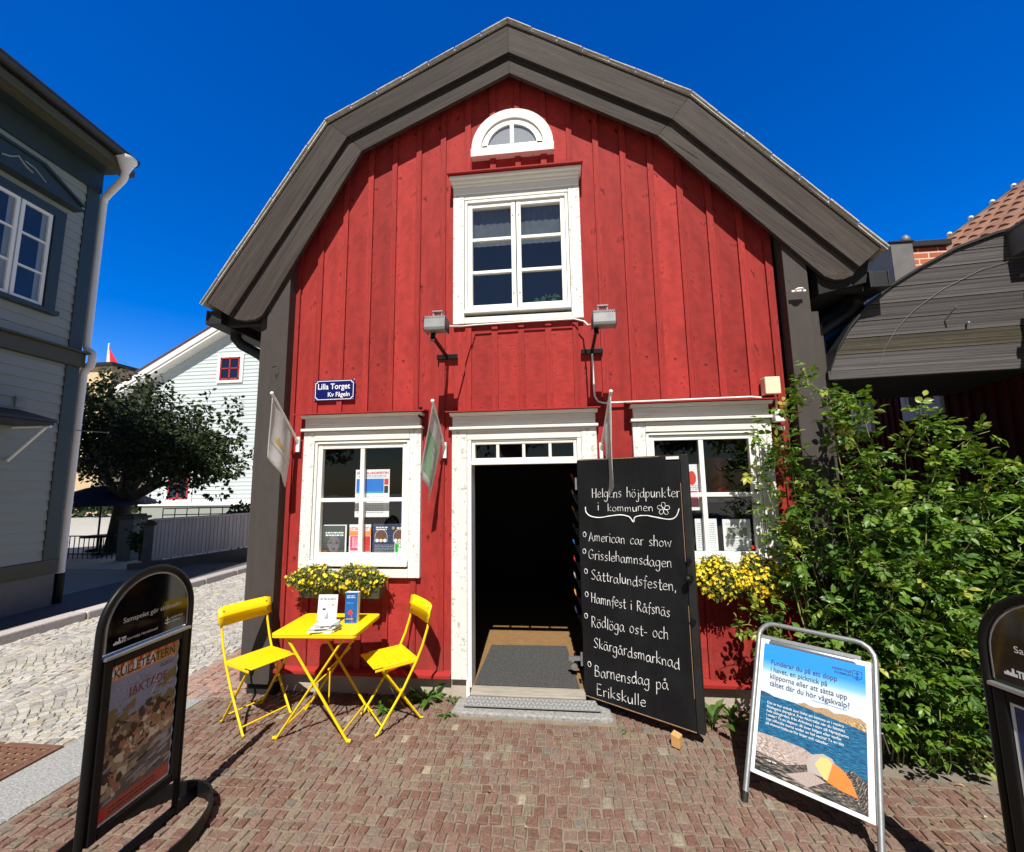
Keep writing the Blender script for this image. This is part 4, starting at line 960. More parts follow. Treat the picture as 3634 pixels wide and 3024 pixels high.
# red lamp shade glimpsed in the right window, plant upstairs
rl = thing('red_vase', 'deep red vase glimpsed inside the right window', 'vase', (1.42, 4.1, 1.7)); b = MB(); b.lathe((1.45, 4.10, 1.60), [(.03, 0), (.07, .04), (.09, .16), (.06, .28), (.10, .36)], 16); b.build('body', mat('deep_red_glaze', (.16, .008, .006), .4, .2), rl); b = MB(); b.box(1.25, 1.6, 4.0, 4.2, 1.57, 1.598); b.build('shelf', 'dark', rl)
pp = thing('potted_plant', 'small potted plant on the sill of the upper window', 'plant', (-.02, 3.85, 3.34)); b = MB(); b.lathe((-.06, 3.84, 3.345), [(.001, 0), (.04, 0), (.055, .07), (.05, .07), (.045, .05)], 14); b.build('pot', 'whitepl', pp)
b = MB()
for k in range(26):
    a = random.uniform(0, 6.28); r = random.uniform(.02, .12); c = Vector((-.05+r*math.cos(a), 3.83+r*.25*math.sin(a), 3.44+random.uniform(-.02, .06))); q = Vector((math.cos(a), .2*math.sin(a), random.uniform(-.6, .5))).normalized(); s = q.cross(Vector((0, 1, 0.2))).normalized()
    b.add([c, c+q*.022+s*.010, c+q*.05, c+q*.022-s*.010], [(0, 1, 2, 3)])
b.build('foliage', 'weed', pp)

# ------------------------------------------------------------------ leaf helpers
def leaf(b, c, d, nrm_, L, W, tint, fold=.25):
    d = d.normalized(); s = d.cross(nrm_)
    if s.length < 1e-4: s = d.cross(Vector((.3, .5, .8)))
    s.normalize(); up = s.cross(d)
    p = [c, c+d*L*.30+s*W*.42+up*W*fold, c+d*L*.62+s*W*.40+up*W*fold, c+d*L-up*W*.15, c+d*L*.62-s*W*.40+up*W*fold, c+d*L*.30-s*W*.42+up*W*fold, c+d*L*.5]
    b.add(p, [(0, 1, 6), (1, 2, 6), (2, 3, 6), (3, 4, 6), (4, 5, 6), (5, 0, 6)], None, tint)
def rv(s=1): return Vector((random.gauss(0, s), random.gauss(0, s), random.gauss(0, s)))
def tnt(m, s): return min(1, max(0, random.gauss(m, s)))
def flowerbox(label, x0, x1, z, nfl, nlf, hgt, seed, droop):
    random.seed(seed); F = thing('flower_box', label, 'flower box', ((x0+x1)/2, 3.58, z-.16), 0, 'flower boxes under the ground floor windows')
    b = MB()
    for k in range(2):
        a = x0+.10+k*(x1-x0)*.48; c = a+(x1-x0)*.36
        b.prism([(a, 3.535, z-.17), (c, 3.535, z-.17), (c+.015, 3.52, z-.05), (a-.015, 3.52, z-.05)], (0, .13, 0))
    b.build('planter', 'pot', F, bevel=.004)
    b = MB(); b.tube([(x0+.1, 3.69, z-.08), (x0+.1, 3.52, z-.19)], .008, 6); b.tube([(x1-.1, 3.69, z-.08), (x1-.1, 3.52, z-.19)], .008, 6); b.build('bracket', 'black_metal', F)
    fo = MB(); pe = MB()
    def place():
        s = random.random(); x = x0+(x1-x0)*s; lump = .75+.25*math.sin(s*6.28*2-1.2)+.15*math.sin(s*23); ends = min(1, 4*min(s, 1-s)+.35)
        a = random.uniform(-.45, 1.15)*math.pi/2*1.25; rr = math.sqrt(random.random())
        R_ = hgt*lump*ends
        return Vector((x+random.gauss(0, .015), 3.575-.105*math.cos(a)*rr*ends, z-.03+R_*math.sin(a)*rr*(1 if a > 0 else droop))), Vector((random.gauss(0, .4), -math.cos(a)-.2, math.sin(a)+.25)), rr
    for k in range(nlf):
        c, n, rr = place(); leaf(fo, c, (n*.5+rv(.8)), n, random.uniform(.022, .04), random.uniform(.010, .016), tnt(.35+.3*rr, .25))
    for k in range(nfl):
        c, n, rr = place()
        if rr < .72: c += n.normalized()*.04
        c += n.normalized()*.018; n = (n+rv(.35)).normalized(); t = n.cross(Vector((0, 0, 1))).normalized(); u = t.cross(n); r = random.uniform(.011, .0185); ti = random.random()
        vs = [c]; 
        for i in range(10): a = 6.283*i/10; q = r*(1.0 if i % 2 == 0 else .62); vs.append(c+(t*math.cos(a)+u*math.sin(a))*q+n*(.004 if i % 2 == 0 else 0))
        pe.add(vs, [(0, i+1, (i+1) % 10+1) for i in range(10)], None, ti)
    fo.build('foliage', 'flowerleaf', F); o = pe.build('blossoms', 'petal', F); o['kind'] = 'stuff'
    return F
flowerbox('window box with sparse yellow blossoms under the left window', -2.30, -1.47, 1.00, 190, 3600, .125, 3, 1.0)
flowerbox('window box full of yellow blossoms under the right window', 1.02, 1.70, 1.045, 560, 3800, .175, 5, 1.3)
random.seed(11)

# ------------------------------------------------------------------ bistro table, chairs, brochures
TB = thing('bistro_table', 'yellow folding metal table between the two yellow chairs', 'table', (-1.775, 3.26, 0), R(2.5))
b = MB(); hx, hy, z = .312, .245, .715
P = []
for cx, cy, a0 in ((hx-.03, -hy+.03, -90), (hx-.03, hy-.03, 0), (-hx+.03, hy-.03, 90), (-hx+.03, -hy+.03, 180)):
    for k in range(4): a = R(a0+30*k); P.append((cx+.03*math.cos(a), cy+.03*math.sin(a), z))
b.prism(P, (0, 0, .008)); b.prism([(x*.995, y*.995, z-.02) for x, y, q in P], (0, 0, .0195)); b.build('table_top', 'yellow', TB, True, bevel=.003)
for yv in (-.195, .195):
    for s in (-1, 1):
        b = MB(); o = .009*s
        b.tube([(-.262*s, yv+o, .006), (.215*s, yv+o, .695)], .0115, 8, flat=.75); b.tube([(-.262*s, yv+o, .013), (-.285*s, yv+o, .010)], .012, 8); b.build('leg', 'yellow', TB, True)
b = MB()
for s in (-1, 1): b.tube([(-.225*s, -.19+.009*s, .065), (-.225*s, .19+.009*s, .065)], .006, 6)
b.tube([(-.215, -.19, .68), (-.215, .19, .68)], .007, 6); b.tube([(.215, -.19, .68), (.215, .19, .68)], .007, 6)
b.tube([(-.02, -.19, .345), (-.02, .19, .345)], .006, 6); b.tube([(.10, -.19, .47), (.02, .0, .40), (.09, .19, .48)], .006, 6); b.tube([(.02, 0, .40), (.02, 0, .16)], .006, 6)
b.build('brace', 'yellow', TB, True)
def chair(label, loc, rz):
    C_ = thing('bistro_chair', label, 'chair', loc, rz, 'yellow folding chairs at the bistro table')
    for s in (-1, 1):
        b = MB(); yv = .178*s
        path = [(-.232, .79), (-.205, .66), (-.165, .54), (-.118, .44), (-.02, .27), (.165, .016), (.185, .010)]
        b.tube([(x, yv, z) for x, z in path], .0105, 8, flat=.8); b.build('back_post', 'yellow', C_, True)
        b = MB(); yv = .146*s
        b.tube([(.14, yv, .442), (-.165, yv, .016), (-.185, yv, .010)], .0105, 8, flat=.8); b.build('leg', 'yellow', C_, True)
    b = MB()
    for k in range(5):
        x0 = -.135+k*.068; b.box(x0, x0+.0665, -.18+(.0 if k < 4 else .014), .18-(.0 if k < 4 else .014), .448, .456)
    b.box(-.13, .195, -.182, -.174, .430, .4475); b.box(-.13, .195, .174, .182, .430, .4475)
    b.build('seat', 'yellow', C_, True, bevel=.004)
    b = MB(); n = 10; lo, hi = .695, .838
    fr = []; 
    for i in range(n+1):
        yv = -.205+.41*i/n; sx = .014*(1-(yv/.205)**2); inset = .012 if i in (0, n) else 0
        fr.append((yv, sx, inset))
    vs = []; 
    for yv, sx, q in fr:
        for zz, off in ((lo+q, 0), (.762, -.0), (.766, .004), (.770, 0), (hi-q, -.002)):
            x = -.222-sx-(zz-.76)*.20; vs.append((x+off+.012, yv, zz))
    m_ = 5; fs = [(i*m_+j, (i+1)*m_+j, (i+1)*m_+j+1, i*m_+j+1) for i in range(n) for j in range(m_-1)]
    b.add(vs, fs, None, .5, True); o = b.build('backrest', 'yellow', C_, True); so2 = o.modifiers.new('solid', 'SOLIDIFY'); so2.thickness = .010; so2.offset = 0
    b = MB()
    for yv in (-.168, .168):
        for zz in (.728, .805):
            x = -.222-.014*(1-(yv/.205)**2)-(zz-.76)*.20+.012; b.tube([(x-.004, yv, zz), (x+.0085, yv, zz)], .006, 8)
    for yv in (-.145, .145):
        for x in (-.10, .08, .165): b.tube([(x, yv, .455), (x, yv, .4585)], .005, 6)
    b.build('rivet', 'lampgrey', C_, True)
    b = MB(); b.tube([(.135, -.178, .055), (.135, .178, .055)], .006, 6); b.tube([(-.135, -.148, .058), (-.135, .148, .058)], .006, 6); b.tube([(-.115, -.185, .437), (-.115, .185, .437)], .007, 6); b.tube([(-.012, -.168, .255), (-.012, -.146, .255)], .006, 6); b.tube([(-.012, .168, .255), (-.012, .146, .255)], .006, 6); b.build('crossbar', 'yellow', C_, True)
    return C_
c1 = chair('yellow folding chair left of the table by the dark corner board', (-2.365, 3.295, 0), R(-24))
c2 = dup(c1, (-1.315, 3.395, 0), R(221), 'yellow folding chair right of the table near the doorway')
# brochures on the table
def brochure_stand(name, label, c, w_, h_, dpt, rz, draw, lean=.10):
    T = thing(name, label, 'brochure', c, 0)
    ux = Vector((math.cos(rz), math.sin(rz), 0)); n = Vector((math.sin(rz), -math.cos(rz), 0)); up = Vector((0, 0, 1))-n*lean; up.normalize(); nn = ux.cross(up)
    S = Sheet(Vector(c)-ux*w_/2, ux, up, nn); layers = {}
    b = MB(); S.box(b, 0, w_, 0, h_, -dpt, 0); b.build('pages', 'paper', T, bevel=.0015)
    draw(S, lambda m: layers.setdefault(m, MB()), w_, h_)
    for m, mb in layers.items(): mb.build('cover_print', m, T)
    return T
def d_ros(S, L, W, H):
    S.quad(L(gradient('jetty_picture', [(0, (.14, .20, .34)), (.22, (.34, .42, .52)), (.42, (.42, .40, .38)), (.52, (.10, .10, .12)), (.60, (.50, .52, .55)), (.8, (.72, .73, .75)), (1, (.80, .80, .82))], 1, 0, H, nz=.10, nscale=18)), .002, W-.002, .002, H-.002, .0008)
    S.text(L('ink'), 'ROSLAGEN', .016, H-.040, .026, .0016, width=W-.032, bold=.02); S.poly(L('gold'), [(W*.78+.010*math.cos(t), H*.66+.010*math.sin(t)) for t in [2*math.pi*i/12 for i in range(12)]], .0014)
    S.quad(L('ink'), W*.25, W*.42, H*.48, H*.55, .0014); S.poly(L('paperg'), [(W*.3, .01), (W*.6, .01), (W*.55, H*.42), (W*.5, H*.42)], .0012)
brochure_stand('magazine', 'pale tourist magazine standing upright at the left on the yellow table', (-1.775, 3.215, .724), .150, .215, .006, R(4), d_ros)
def d_blue(S, L, W, H):
    S.quad(L(gradient('deep_blue_cover', [(0, (.03, .20, .42)), (.3, (.015, .06, .30)), (1, (.01, .10, .33))], 1, 0, H)), .001, W-.001, .001, H-.001, .0008)
    rows(S, L('paper'), .012, W-.02, H-.045, H-.02, 2, .0014, .35); rows(S, L('skyprint'), .012, W-.03, H-.085, H-.07, 1, .0014, .4)
    S.poly(L('redprint'), [(.022, .075), (.035, .062), (.058, .064), (.066, .075), (.045, .100)], .0014); S.poly(L('redprint'), [(.05, .06), (.056, .06), (.064, .002), (.058, .002)], .0012); S.quad(L('gold'), .012, W-.03, .028, .036, .0014)
brochure_stand('blue_brochure', 'stack of deep blue brochures in a clear holder on the right of the yellow table', (-1.605, 3.26, .724), .098, .225, .045, R(4), d_blue, .05)
LP = thing('leaflet_pile', 'untidy pile of leaflets lying in front of the standing brochures', 'leaflets', (-1.72, 3.12, .7235))
for k in range(11):
    b = MB(); z = .7240+k*.0052; a = random.gauss(.1, .22); sx = .098-.003*k; b.obox((-1.715+random.gauss(.006*(k-4)*.5, .008), 3.105+random.gauss(0, .008), z+.0025), (math.cos(a), math.sin(a), 0), (-math.sin(a), math.cos(a), 0), (0, 0, 1), sx*random.uniform(.85, 1.05), .062, .0024); b.build('leaflet', ['paper', 'paper', 'cream', 'paperg', 'paper', 'skyprint'][k % 6], LP)

# ------------------------------------------------------------------ free standing signs
def pole_sign(label, C, ux, n, draw, right):
    T = thing('pavement_sign', label, 'sign', (C[0], C[1], 0), 0, 'black pole signs at the edges of the square')
    C = Vector((C[0], C[1], 0)); S = Sheet(C, ux, (0, 0, 1), n)
    hw, zr = .250, 1.10
    path = [(-hw, 0.0), (-hw, .5), (-hw, zr)]+[(-hw*math.cos(math.pi*k/20), zr+.25*math.sin(math.pi*k/20)) for k in range(1, 20)]+[(hw, zr), (hw, .5), (hw, 0.0)]
    b = MB(); b.tube([S.P(u, v) for u, v in path], .0165, 12); b.build('tube_frame', 'black_metal', T)
    b = MB(); rx, ry = .275, .40
    ring = [(rx*math.cos(2*math.pi*k/48), ry*math.sin(2*math.pi*k/48)) for k in range(48)]
    nn = Vector(n); uu = Vector(ux)
    for k in range(48):
        p, q = ring[k], ring[(k+1) % 48]; m = .965
        A = C+nn*p[0]+uu*p[1]; B = C+nn*q[0]+uu*q[1]; A2 = C+nn*p[0]*m+uu*p[1]*m; B2 = C+nn*q[0]*m+uu*q[1]*m; h = Vector((0, 0, .085)); g = Vector((0, 0, .004))
        b.add([A+g, B+g, B+h, A+h, A2+g, B2+g, B2+h, A2+h], [(0, 1, 2, 3), (5, 4, 7, 6), (3, 2, 6, 7), (1, 0, 4, 5)], None, .5, False)
    S.box(b, -.40, .40, .02, .05, -.012, .012); b.build('ring_base', 'black_metal', T)
    b = MB(); P = [(-.224, 1.004), (.224, 1.004)]+[(.224*math.cos(math.pi*k/20), zr+.224*math.sin(math.pi*k/20)) for k in range(21)]
    b.prism([S.P(u, v, -.007) for u, v in P], S.n*.014); hd = b.build('header_panel', mat('glossy_black_panel', (.006, .006, .007), .06, .1), T)
    b = MB()
    for sgn, pts in ((1, [(-.224, 1.004)]+[(.224*math.cos(math.pi*k/20), zr+.224*math.sin(math.pi*k/20)) for k in range(20, -1, -1)]+[(.224, 1.004)],),):
        b.tube([S.P(u, v, 0) for u, v in pts], .0085, 6)
    b.build('chrome_trim', 'zinc', hd)
    b = MB(); S.box(b, -.235, .235, .978, .990, -.03, .03); b.build('crossbar', 'zinc', T)
    b = MB(); S.text(b, 'Samspelet gör skillnaden', -.150, 1.122, .034, .0082, width=.325)
    S.text(b, 'NORRTÄLJE', .118, 1.062, .0145, .0082, width=.075); S.text(b, 'KOMMUN', .118, 1.043, .0145, .0082, width=.056); S.text(b, 'Norrtälje Handelsstad', -.125, 1.034, .018, .0082, width=.165)
    for k, hh in enumerate((.010, .016, .013, .028, .012)): S.quad(b, -.19+.008*k, -.1825+.008*k, 1.032, 1.032+hh, .0082)
    S.quad(b, -.147, -.142, 1.032, 1.056, .0082); S.quad(b, -.137, -.132, 1.032, 1.056, .0082); S.quad(b, -.152, -.128, 1.052, 1.058, .0083)
    S.quad(b, .094, .098, 1.038, 1.078, .0082); S.quad(b, .082, .110, 1.062, 1.066, .0083); S.poly(b, [(.078, 1.052), (.084, 1.046), (.094, 1.044), (.094, 1.048), (.086, 1.051)], .0084); S.poly(b, [(.114, 1.052), (.108, 1.046), (.098, 1.044), (.098, 1.048), (.106, 1.051)], .0084)
    b.build('lettering', 'paper', hd)
    b = MB(); z0, z1 = .20, .972
    S.box(b, -.229, -.190, z0, z1, -.022, .022); S.box(b, .190, .229, z0, z1, -.022, .022); S.box(b, -.1895, .1895, z1-.036, z1, -.022, .022); S.box(b, -.1895, .1895, z0, z0+.045, -.022, .022); S.box(b, -.1895, .1895, z0+.0455, z1-.0365, -.012, .006)
    fr = b.build('poster_frame', 'black_metal', T, bevel=.005)
    SP = Sheet(S.P(-.188, z0+.047, .0075), ux, (0, 0, 1), n); layers = {}
    draw(SP, lambda m: layers.setdefault(m, MB()), .376, .688)
    for m, mb in layers.items(): mb.build('poster_print', m, fr)
    return T
PAINTED = paint_noise('painterly_crowd_print', [(.38, (.05, .03, .018)), (.45, (.20, .11, .05)), (.5, (.40, .25, .12)), (.55, (.55, .38, .21)), (.62, (.62, .52, .40))], 40, (1, 1.2, 1))
HILL = paint_noise('painterly_hill_print', [(.32, (.07, .06, .02)), (.5, (.20, .16, .055)), (.66, (.38, .29, .12))], 40, (1, 2.6, 1))
SKYP = paint_noise('painterly_sky_print', [(.32, (.17, .21, .36)), (.52, (.28, .33, .48)), (.7, (.45, .45, .52))], 22, (1, 1.8, 1))
ROAD = paint_noise('painterly_ground_print', [(.32, (.05, .047, .042)), (.52, (.16, .145, .125)), (.72, (.36, .32, .28))], 20, (1, 7, 1))
SKIN = mat('painted_skin', (.44, .20, .115), .5, .4, 50); SHIRT = mat('painted_shirt', (.46, .36, .24), .5, .35, 40); HAIRP = mat('painted_hair', (.055, .03, .018), .5, .4, 40)
REDB = paint_noise('red_band_print', [(.35, (.42, .05, .03)), (.6, (.56, .13, .08)), (.75, (.25, .05, .04))], 30, (1, 3, 1))
def d_theatre(S, L, W, H):
    e = L('paper'); n = 22
    edge = [(0, 0), (W, 0)]+[(W+(.0 if k % 2 else -.008), H*k/n) for k in range(n+1)]+[(0, H)]
    S.poly(e, edge, 0); S.quad(L(REDB), .0, W-.012, .012, .075, .001); S.quad(L('redprint'), 0, .035, .012, .075, .0014)
    S.quad(L(ROAD), 0, W-.010, .0755, H*.36, .001); S.quad(L(PAINTED), 0, W-.010, H*.3605, H*.60, .001); S.quad(L(SKYP), 0, W-.010, H*.6005, H-.07, .001)
    S.poly(L(HILL), [(W*.40, H*.60), (W-.010, H*.58), (W-.010, H*.80), (W*.85, H*.79), (W*.68, H*.70), (W*.55, H*.64)], .0016); S.poly(L(HILL), [(0, H*.56), (W*.42, H*.60), (W*.36, H*.64), (W*.2, H*.635), (0, H*.67)], .0016)
    S.poly(L('greenflag'), [(.0, H*.74), (.022, H*.76), (.018, H*.82), (.0, H*.83)], .0016) if False else None
    # bunting and title
    S.quad(L('orange'), 0, W-.010, H-.07, H, .0010)
    for k in range(8):
        u = W*k/8; c = W/16
        S.poly(L('paper' if k < 5 else 'gold'), [(u+c, H-.003), (u+2*c-.003, H-.036), (u+c, H-.069), (u+.003, H-.036)], .0016); S.poly(L('redprint'), [(u, H-.001), (u+c*1.0-.003, H-.001), (u, H-.03)], .0018)
    S.text(L('darkprint'), 'KULLETEATERN', .018, H-.060, .060, .0026, width=W-.050, bold=.012)
    S.text(L('paperg'), 'DEN', W*.44, H*.815, .026, .0024); S.text(L(mat('wine_print', (.26, .02, .06), .5, .1)), 'JÄKTADE', W*.26, H*.745, .062, .0026, width=W*.56)
    rows(S, L('darkprint'), W*.40, W*.75, H*.715, H*.728, 1, .0024, .45); rows(S, L('darkprint'), W*.45, W*.70, H*.675, H*.69, 1, .0024, .4); rows(S, L('darkprint'), W*.70, W-.03, H*.845, H*.875, 2, .0024, .4)
    for pts in ([(W*.66, H*.83), (W*.60, H*.765), (W*.66, H*.76), (W*.58, H*.69), (W*.60, H*.69), (W*.68, H*.765), (W*.62, H*.77), (W*.67, H*.83)],): S.poly(L('cream'), pts, .0029) 
    def dab(m, cx, cy, r, asp=1.0, rot=None, h=.0022):
        rot = random.uniform(0, 3.14) if rot is None else rot; P = []
        for i in range(7):
            t = 6.283*i/7; q = r*random.uniform(.65, 1.2); a, c = q*math.cos(t)*asp, q*math.sin(t); P.append((cx+a*math.cos(rot)-c*math.sin(rot), cy+a*math.sin(rot)+c*math.cos(rot)))
        P = [(min(max(u, .002), W-.012), min(max(v, .08), H-.08)) for u, v in P]; S.poly(L(m), P, h+random.uniform(0, .0006))
    for k in range(150): dab(random.choice((HAIRP, SHIRT, PAINTED, HILL, ROAD)), random.uniform(0, W), H*random.uniform(.36, .62), random.uniform(.006, .018), 1.8)
    for k in range(90): dab(random.choice((ROAD, 'paperg', 'darkprint', SHIRT)), random.uniform(0, W), H*random.uniform(.12, .37), random.uniform(.004, .012), 4.5, .25)
    for k in range(60): dab(random.choice((SKYP, SKYP, 'paperg', HILL)), random.uniform(0, W), H*random.uniform(.62, .74), random.uniform(.006, .016), 2.6, .2)
    for u, v, z_ in ((.22, .46, 1.0), (.42, .49, .85), (.57, .58, .95), (.75, .56, 1.0), (.90, .52, .85), (.11, .27, .8)):
        cx, cy = W*u, H*v; q = .030*z_
        for k in range(16): dab(random.choice((SHIRT, SHIRT, 'cream', PAINTED, HAIRP)), cx+random.gauss(0, q*.9), cy-q*2.2+random.gauss(0, q*.8), q*random.uniform(.3, .75), 1.5, None, .0030)
        for k in range(9): dab(HAIRP, cx-q*.15+random.gauss(0, q*.45), cy+q*.45+random.gauss(0, q*.35), q*random.uniform(.3, .6), 1.3, None, .0038)
        for k in range(7): dab(SKIN, cx+q*.2+random.gauss(0, q*.2), cy-q*.2+random.gauss(0, q*.3), q*random.uniform(.28, .5), 1.1, None, .0046)
        for k in range(4): dab(random.choice((HAIRP, PAINTED)), cx+q*.2+random.gauss(0, q*.35), cy-q*.2+random.gauss(0, q*.4), q*.14, 1.8, None, .0054)
        for k in range(5): dab(SKIN, cx+q*random.uniform(.6, 1.7), cy-q*random.uniform(1.6, 2.6), q*.28, 1.8, -.9, .0046)
    S.poly(L('cream'), [(W*.66, H*.46), (W*.80, H*.44), (W*.76, H*.385), (W*.58, H*.37)], .0030); S.poly(L('cream'), [(W*.20, H*.30), (W*.34, H*.29), (W*.32, H*.235), (W*.18, H*.225)], .0030)
    rows(S, L('darkprint'), .05, W-.09, .025, .06, 2, .0018, .3)
pole_sign('black round topped pole sign with a theatre poster at the left of the square', (-2.132, 2.113), (-.012, .99993, 0), (.99993, .012, 0), d_theatre, False)
def d_town(S, L, W, H):
    S.quad(L('paper'), 0, W, 0, H, 0); S.quad(L(gradient('night_blue_print', [(0, (.02, .06, .16)), (1, (.01, .03, .12))], 1, 0, 1, nz=.3)), .012, W-.012, H*.60, H-.012, .001); S.text(L('paper'), 'Sommar', .05, H*.82, .05, .002, width=W*.7); S.quad(L(PAINTED), .012, W-.012, .012, H*.35, .001)
    for k in range(7): S.poly(L('redprint'), [(W*(.1+.12*k)+.014*math.cos(t), H*.30+.02*math.sin(t+k)) for t in [2*math.pi*i/8 for i in range(8)]], .0016)
pole_sign('black round topped pole sign cut off by the right edge of the picture', (1.712, 1.727), (.2588, -.9659, 0), (-.9659, -.2588, 0), d_town, True)

# grey A-frame sign
GA = thing('sandwich_board', 'galvanised A-frame sign with a blue seaside poster in front of the rose bush', 'sign', (1.25, 2.6, 0))
a_ = -.698; l_ = .543
ux = Vector((math.cos(a_), math.sin(a_), 0)); back = Vector((-math.sin(a_), math.cos(a_), 0)); uz = Vector((0, 0, 1))*math.cos(l_)+back*math.sin(l_); nn = -(ux.cross(uz)) if (ux.cross(uz)).y > 0 else ux.cross(uz)
cG = Vector((1.361, 2.741, .444)); GW, GH = .539, .718
S = Sheet(cG-ux*GW/2-uz*GH/2, ux, uz, nn)
vfoot = -(S.O.z)/uz.z
hw = GW/2+.021; top = GH+.105; rc = .085
path = [(-.021, vfoot), (-.021, .3), (-.021, top-rc)]+[(-.021+rc-rc*math.cos(R(t)), top-rc+rc*math.sin(R(t))) for t in (20, 45, 70, 90)]
path += [(GW+.021-(p+.021), q) for p, q in reversed(path)]
b = MB(); b.tube([S.P(u, v, -.014) for u, v in path], .0148, 12); b.build('front_frame', 'zinc', GA)
b = MB(); 
for u in (-.021, GW+.021): b.tube([S.P(u, vfoot, -.014), S.P(u, vfoot+.055, -.014)], .0172, 10)
b.build('rubber_foot', 'rubber', GA)
ub = (Vector((0, 0, 1))*math.cos(.16)-back*math.sin(.16)); tp_ = S.P(0, top-.16, -.045)
Sb = Sheet(tp_, ux, ub, nn); vb = -tp_.z/ub.z
b = MB(); b.tube([Sb.P(.021, vb), Sb.P(.021, .02), Sb.P(.05, .06), Sb.P(GW-.07, .06), Sb.P(GW-.041, .02), Sb.P(GW-.041, vb)], .0135, 10); Sb.box(b, .04, GW-.06, vb+.28, -.06, -.008, .008); b.build('rear_frame', 'zinc', GA)
b = MB(); b.tube([S.P(GW+.04, GH*.55, -.02), Sb.P(GW+.03, vb*.6, 0)], .003, 5); b.build('stay_cord', 'zinc', GA)
b = MB(); S.box(b, -.004, GW+.004, -.004, GH+.004, -.020, -.0015); bd = b.build('backing_panel', 'paper', GA, bevel=.003)
b = MB(); S.box(b, 0, GW-.04, GH+.006, GH+.026, -.018, -.004); b.build('clip_rail', 'zinc', GA)
layers = {}
def L(m): return layers.setdefault(m, MB())
q0, q1, r0, r1 = .018, GW-.020, .018, GH-.022
HZ = r0+(r1-r0)*.575
S.quad(L(gradient('poster_sky', [(0, (.56, .60, .66)), (.12, (.46, .58, .74)), (.42, (.17, .44, .80)), (1, (.02, .25, .72))], 1, HZ, r1, .4, .05, 8)), q0, q1, HZ, r1, .0)
m_sea, t, p, o = nodes('poster_sea'); n1 = noise(t, coords(t, 'UV', (10, 75, 1)), 1.5, 6, .7); t.links.new(ramp(t, n1, [(.38, (.002, .018, .06)), (.5, (.005, .085, .20)), (.62, (.04, .24, .40))]), p.inputs[0]); setp(p, Roughness=.4)
S.quad(L(m_sea), q0, q1, r0+(r1-r0)*.10, HZ, .0005)
isl = paint_noise('poster_island', [(.40, (.03, .025, .015)), (.46, (.20, .11, .045)), (.52, (.50, .31, .14)), (.60, (.70, .54, .36))], 75, (1, 1, 1))
pts = [(q0+(q1-q0)*.36, HZ-.002), (q0+(q1-q0)*.42, HZ+.010)]+[(q0+(q1-q0)*(.45+.055*k), HZ+.012+random.uniform(-.006, .009)) for k in range(10)]+[(q1, HZ+.004), (q1, HZ-.035), (q0+(q1-q0)*.75, HZ-.022)]
S.poly(L(isl), pts, .0010)
S.poly(L('ink'), [(q0, HZ-.001), (q0+.07, HZ), (q0+.05, HZ+.006), (q0+.02, HZ+.012), (q0, HZ+.012)], .0012)
rockl = paint_noise('poster_pale_rock', [(.38, (.12, .09, .08)), (.48, (.34, .26, .23)), (.60, (.62, .54, .50))], 22, (1, 3, 1)); rockd = paint_noise('poster_dark_rock', [(.42, (.010, .012, .014)), (.50, (.05, .048, .045)), (.57, (.20, .165, .13)), (.65, (.44, .36, .30))], 20, (1, 2, 1))
hh = r1-r0; ww = q1-q0
S.poly(L(rockl), [(q0, r0+hh*.10), (q0+ww*.62, r0+hh*.10), (q0+ww*.66, r0+hh*.22), (q0+ww*.45, r0+hh*.27), (q0+ww*.2, r0+hh*.275), (q0, r0+hh*.27)], .0010)
S.poly(L(rockd), [(q0, r0), (q1, r0), (q1, r0+hh*.20), (q0+ww*.88, r0+hh*.24), (q0+ww*.72, r0+hh*.19), (q0+ww*.50, r0+hh*.17), (q0+ww*.3, r0+hh*.11), (q0, r0+hh*.13)], .0014)
S.poly(L(rockl), [(q0+ww*.30, r0+hh*.05), (q0+ww*.52, r0+hh*.13), (q0+ww*.66, r0+hh*.10), (q0+ww*.5, r0+hh*.02)], .0017)
tx, tz = q0+ww*.50, r0+hh*.125
S.poly(L(mat('tent_grey', (.40, .36, .33), .5, .2)), [(tx, tz), (tx-.01, tz+.05), (tx+.02, tz+.085), (tx+.065, tz+.105), (tx+.105, tz+.098), (tx+.125, tz+.07), (tx+.09, tz)], .0020)
S.poly(L(mat('tent_yellow', (.80, .50, .18), .5, .1)), [(tx+.030, tz+.045), (tx+.055, tz+.085), (tx+.085, tz+.092), (tx+.105, tz+.075), (tx+.085, tz-.008), (tx+.070, tz-.004)], .0023)
S.poly(L(mat('tent_orange', (.66, .20, .035), .5, .15, 25)), [(tx+.085, tz-.012), (tx+.110, tz+.082), (tx+.150, tz+.066), (tx+.185, tz+.030), (tx+.212, tz-.030), (tx+.14, tz-.026)], .0026)
for k, ln in enumerate(('Funderar du på ett dopp', 'i havet, en picknick på', 'klipporna eller att sätta upp', 'tältet där du hör vågskvalp?')):
    S.text(L('ink'), ln, q0+.045, r1-.115-.040*k, .040, .0016, width=[.330, .285, .375, .385][k], bold=.008)
wv = [(q0+.262+.006*k, r1-.247+(.0022 if k % 2 else -.0022)) for k in range(27)]
b = L('skyprint'); b.tube([S.P(u, v, .0016) for u, v in wv], .0011, 4)
for k, ln in enumerate(('Det är hur enkelt som helst att komma ut i vackra', 'Roslagens skärgård. Från Norrtälje når du faktiskt', 'hela skärgården, från Arholma i norr till Nynäshamn', 'i söder! Ta en dagstur, åk över helgen eller varför', 'inte utforska öarna under en hel vecka? Ta en titt', 'på visitnorrtalje.se för linjer och tabeller.')):
    S.text(L('paper'), ln, q0+.040, HZ-.046-.0215*k, .0190, .0018, width=[.365, .370, .385, .355, .365, .300][k], bold=.0)
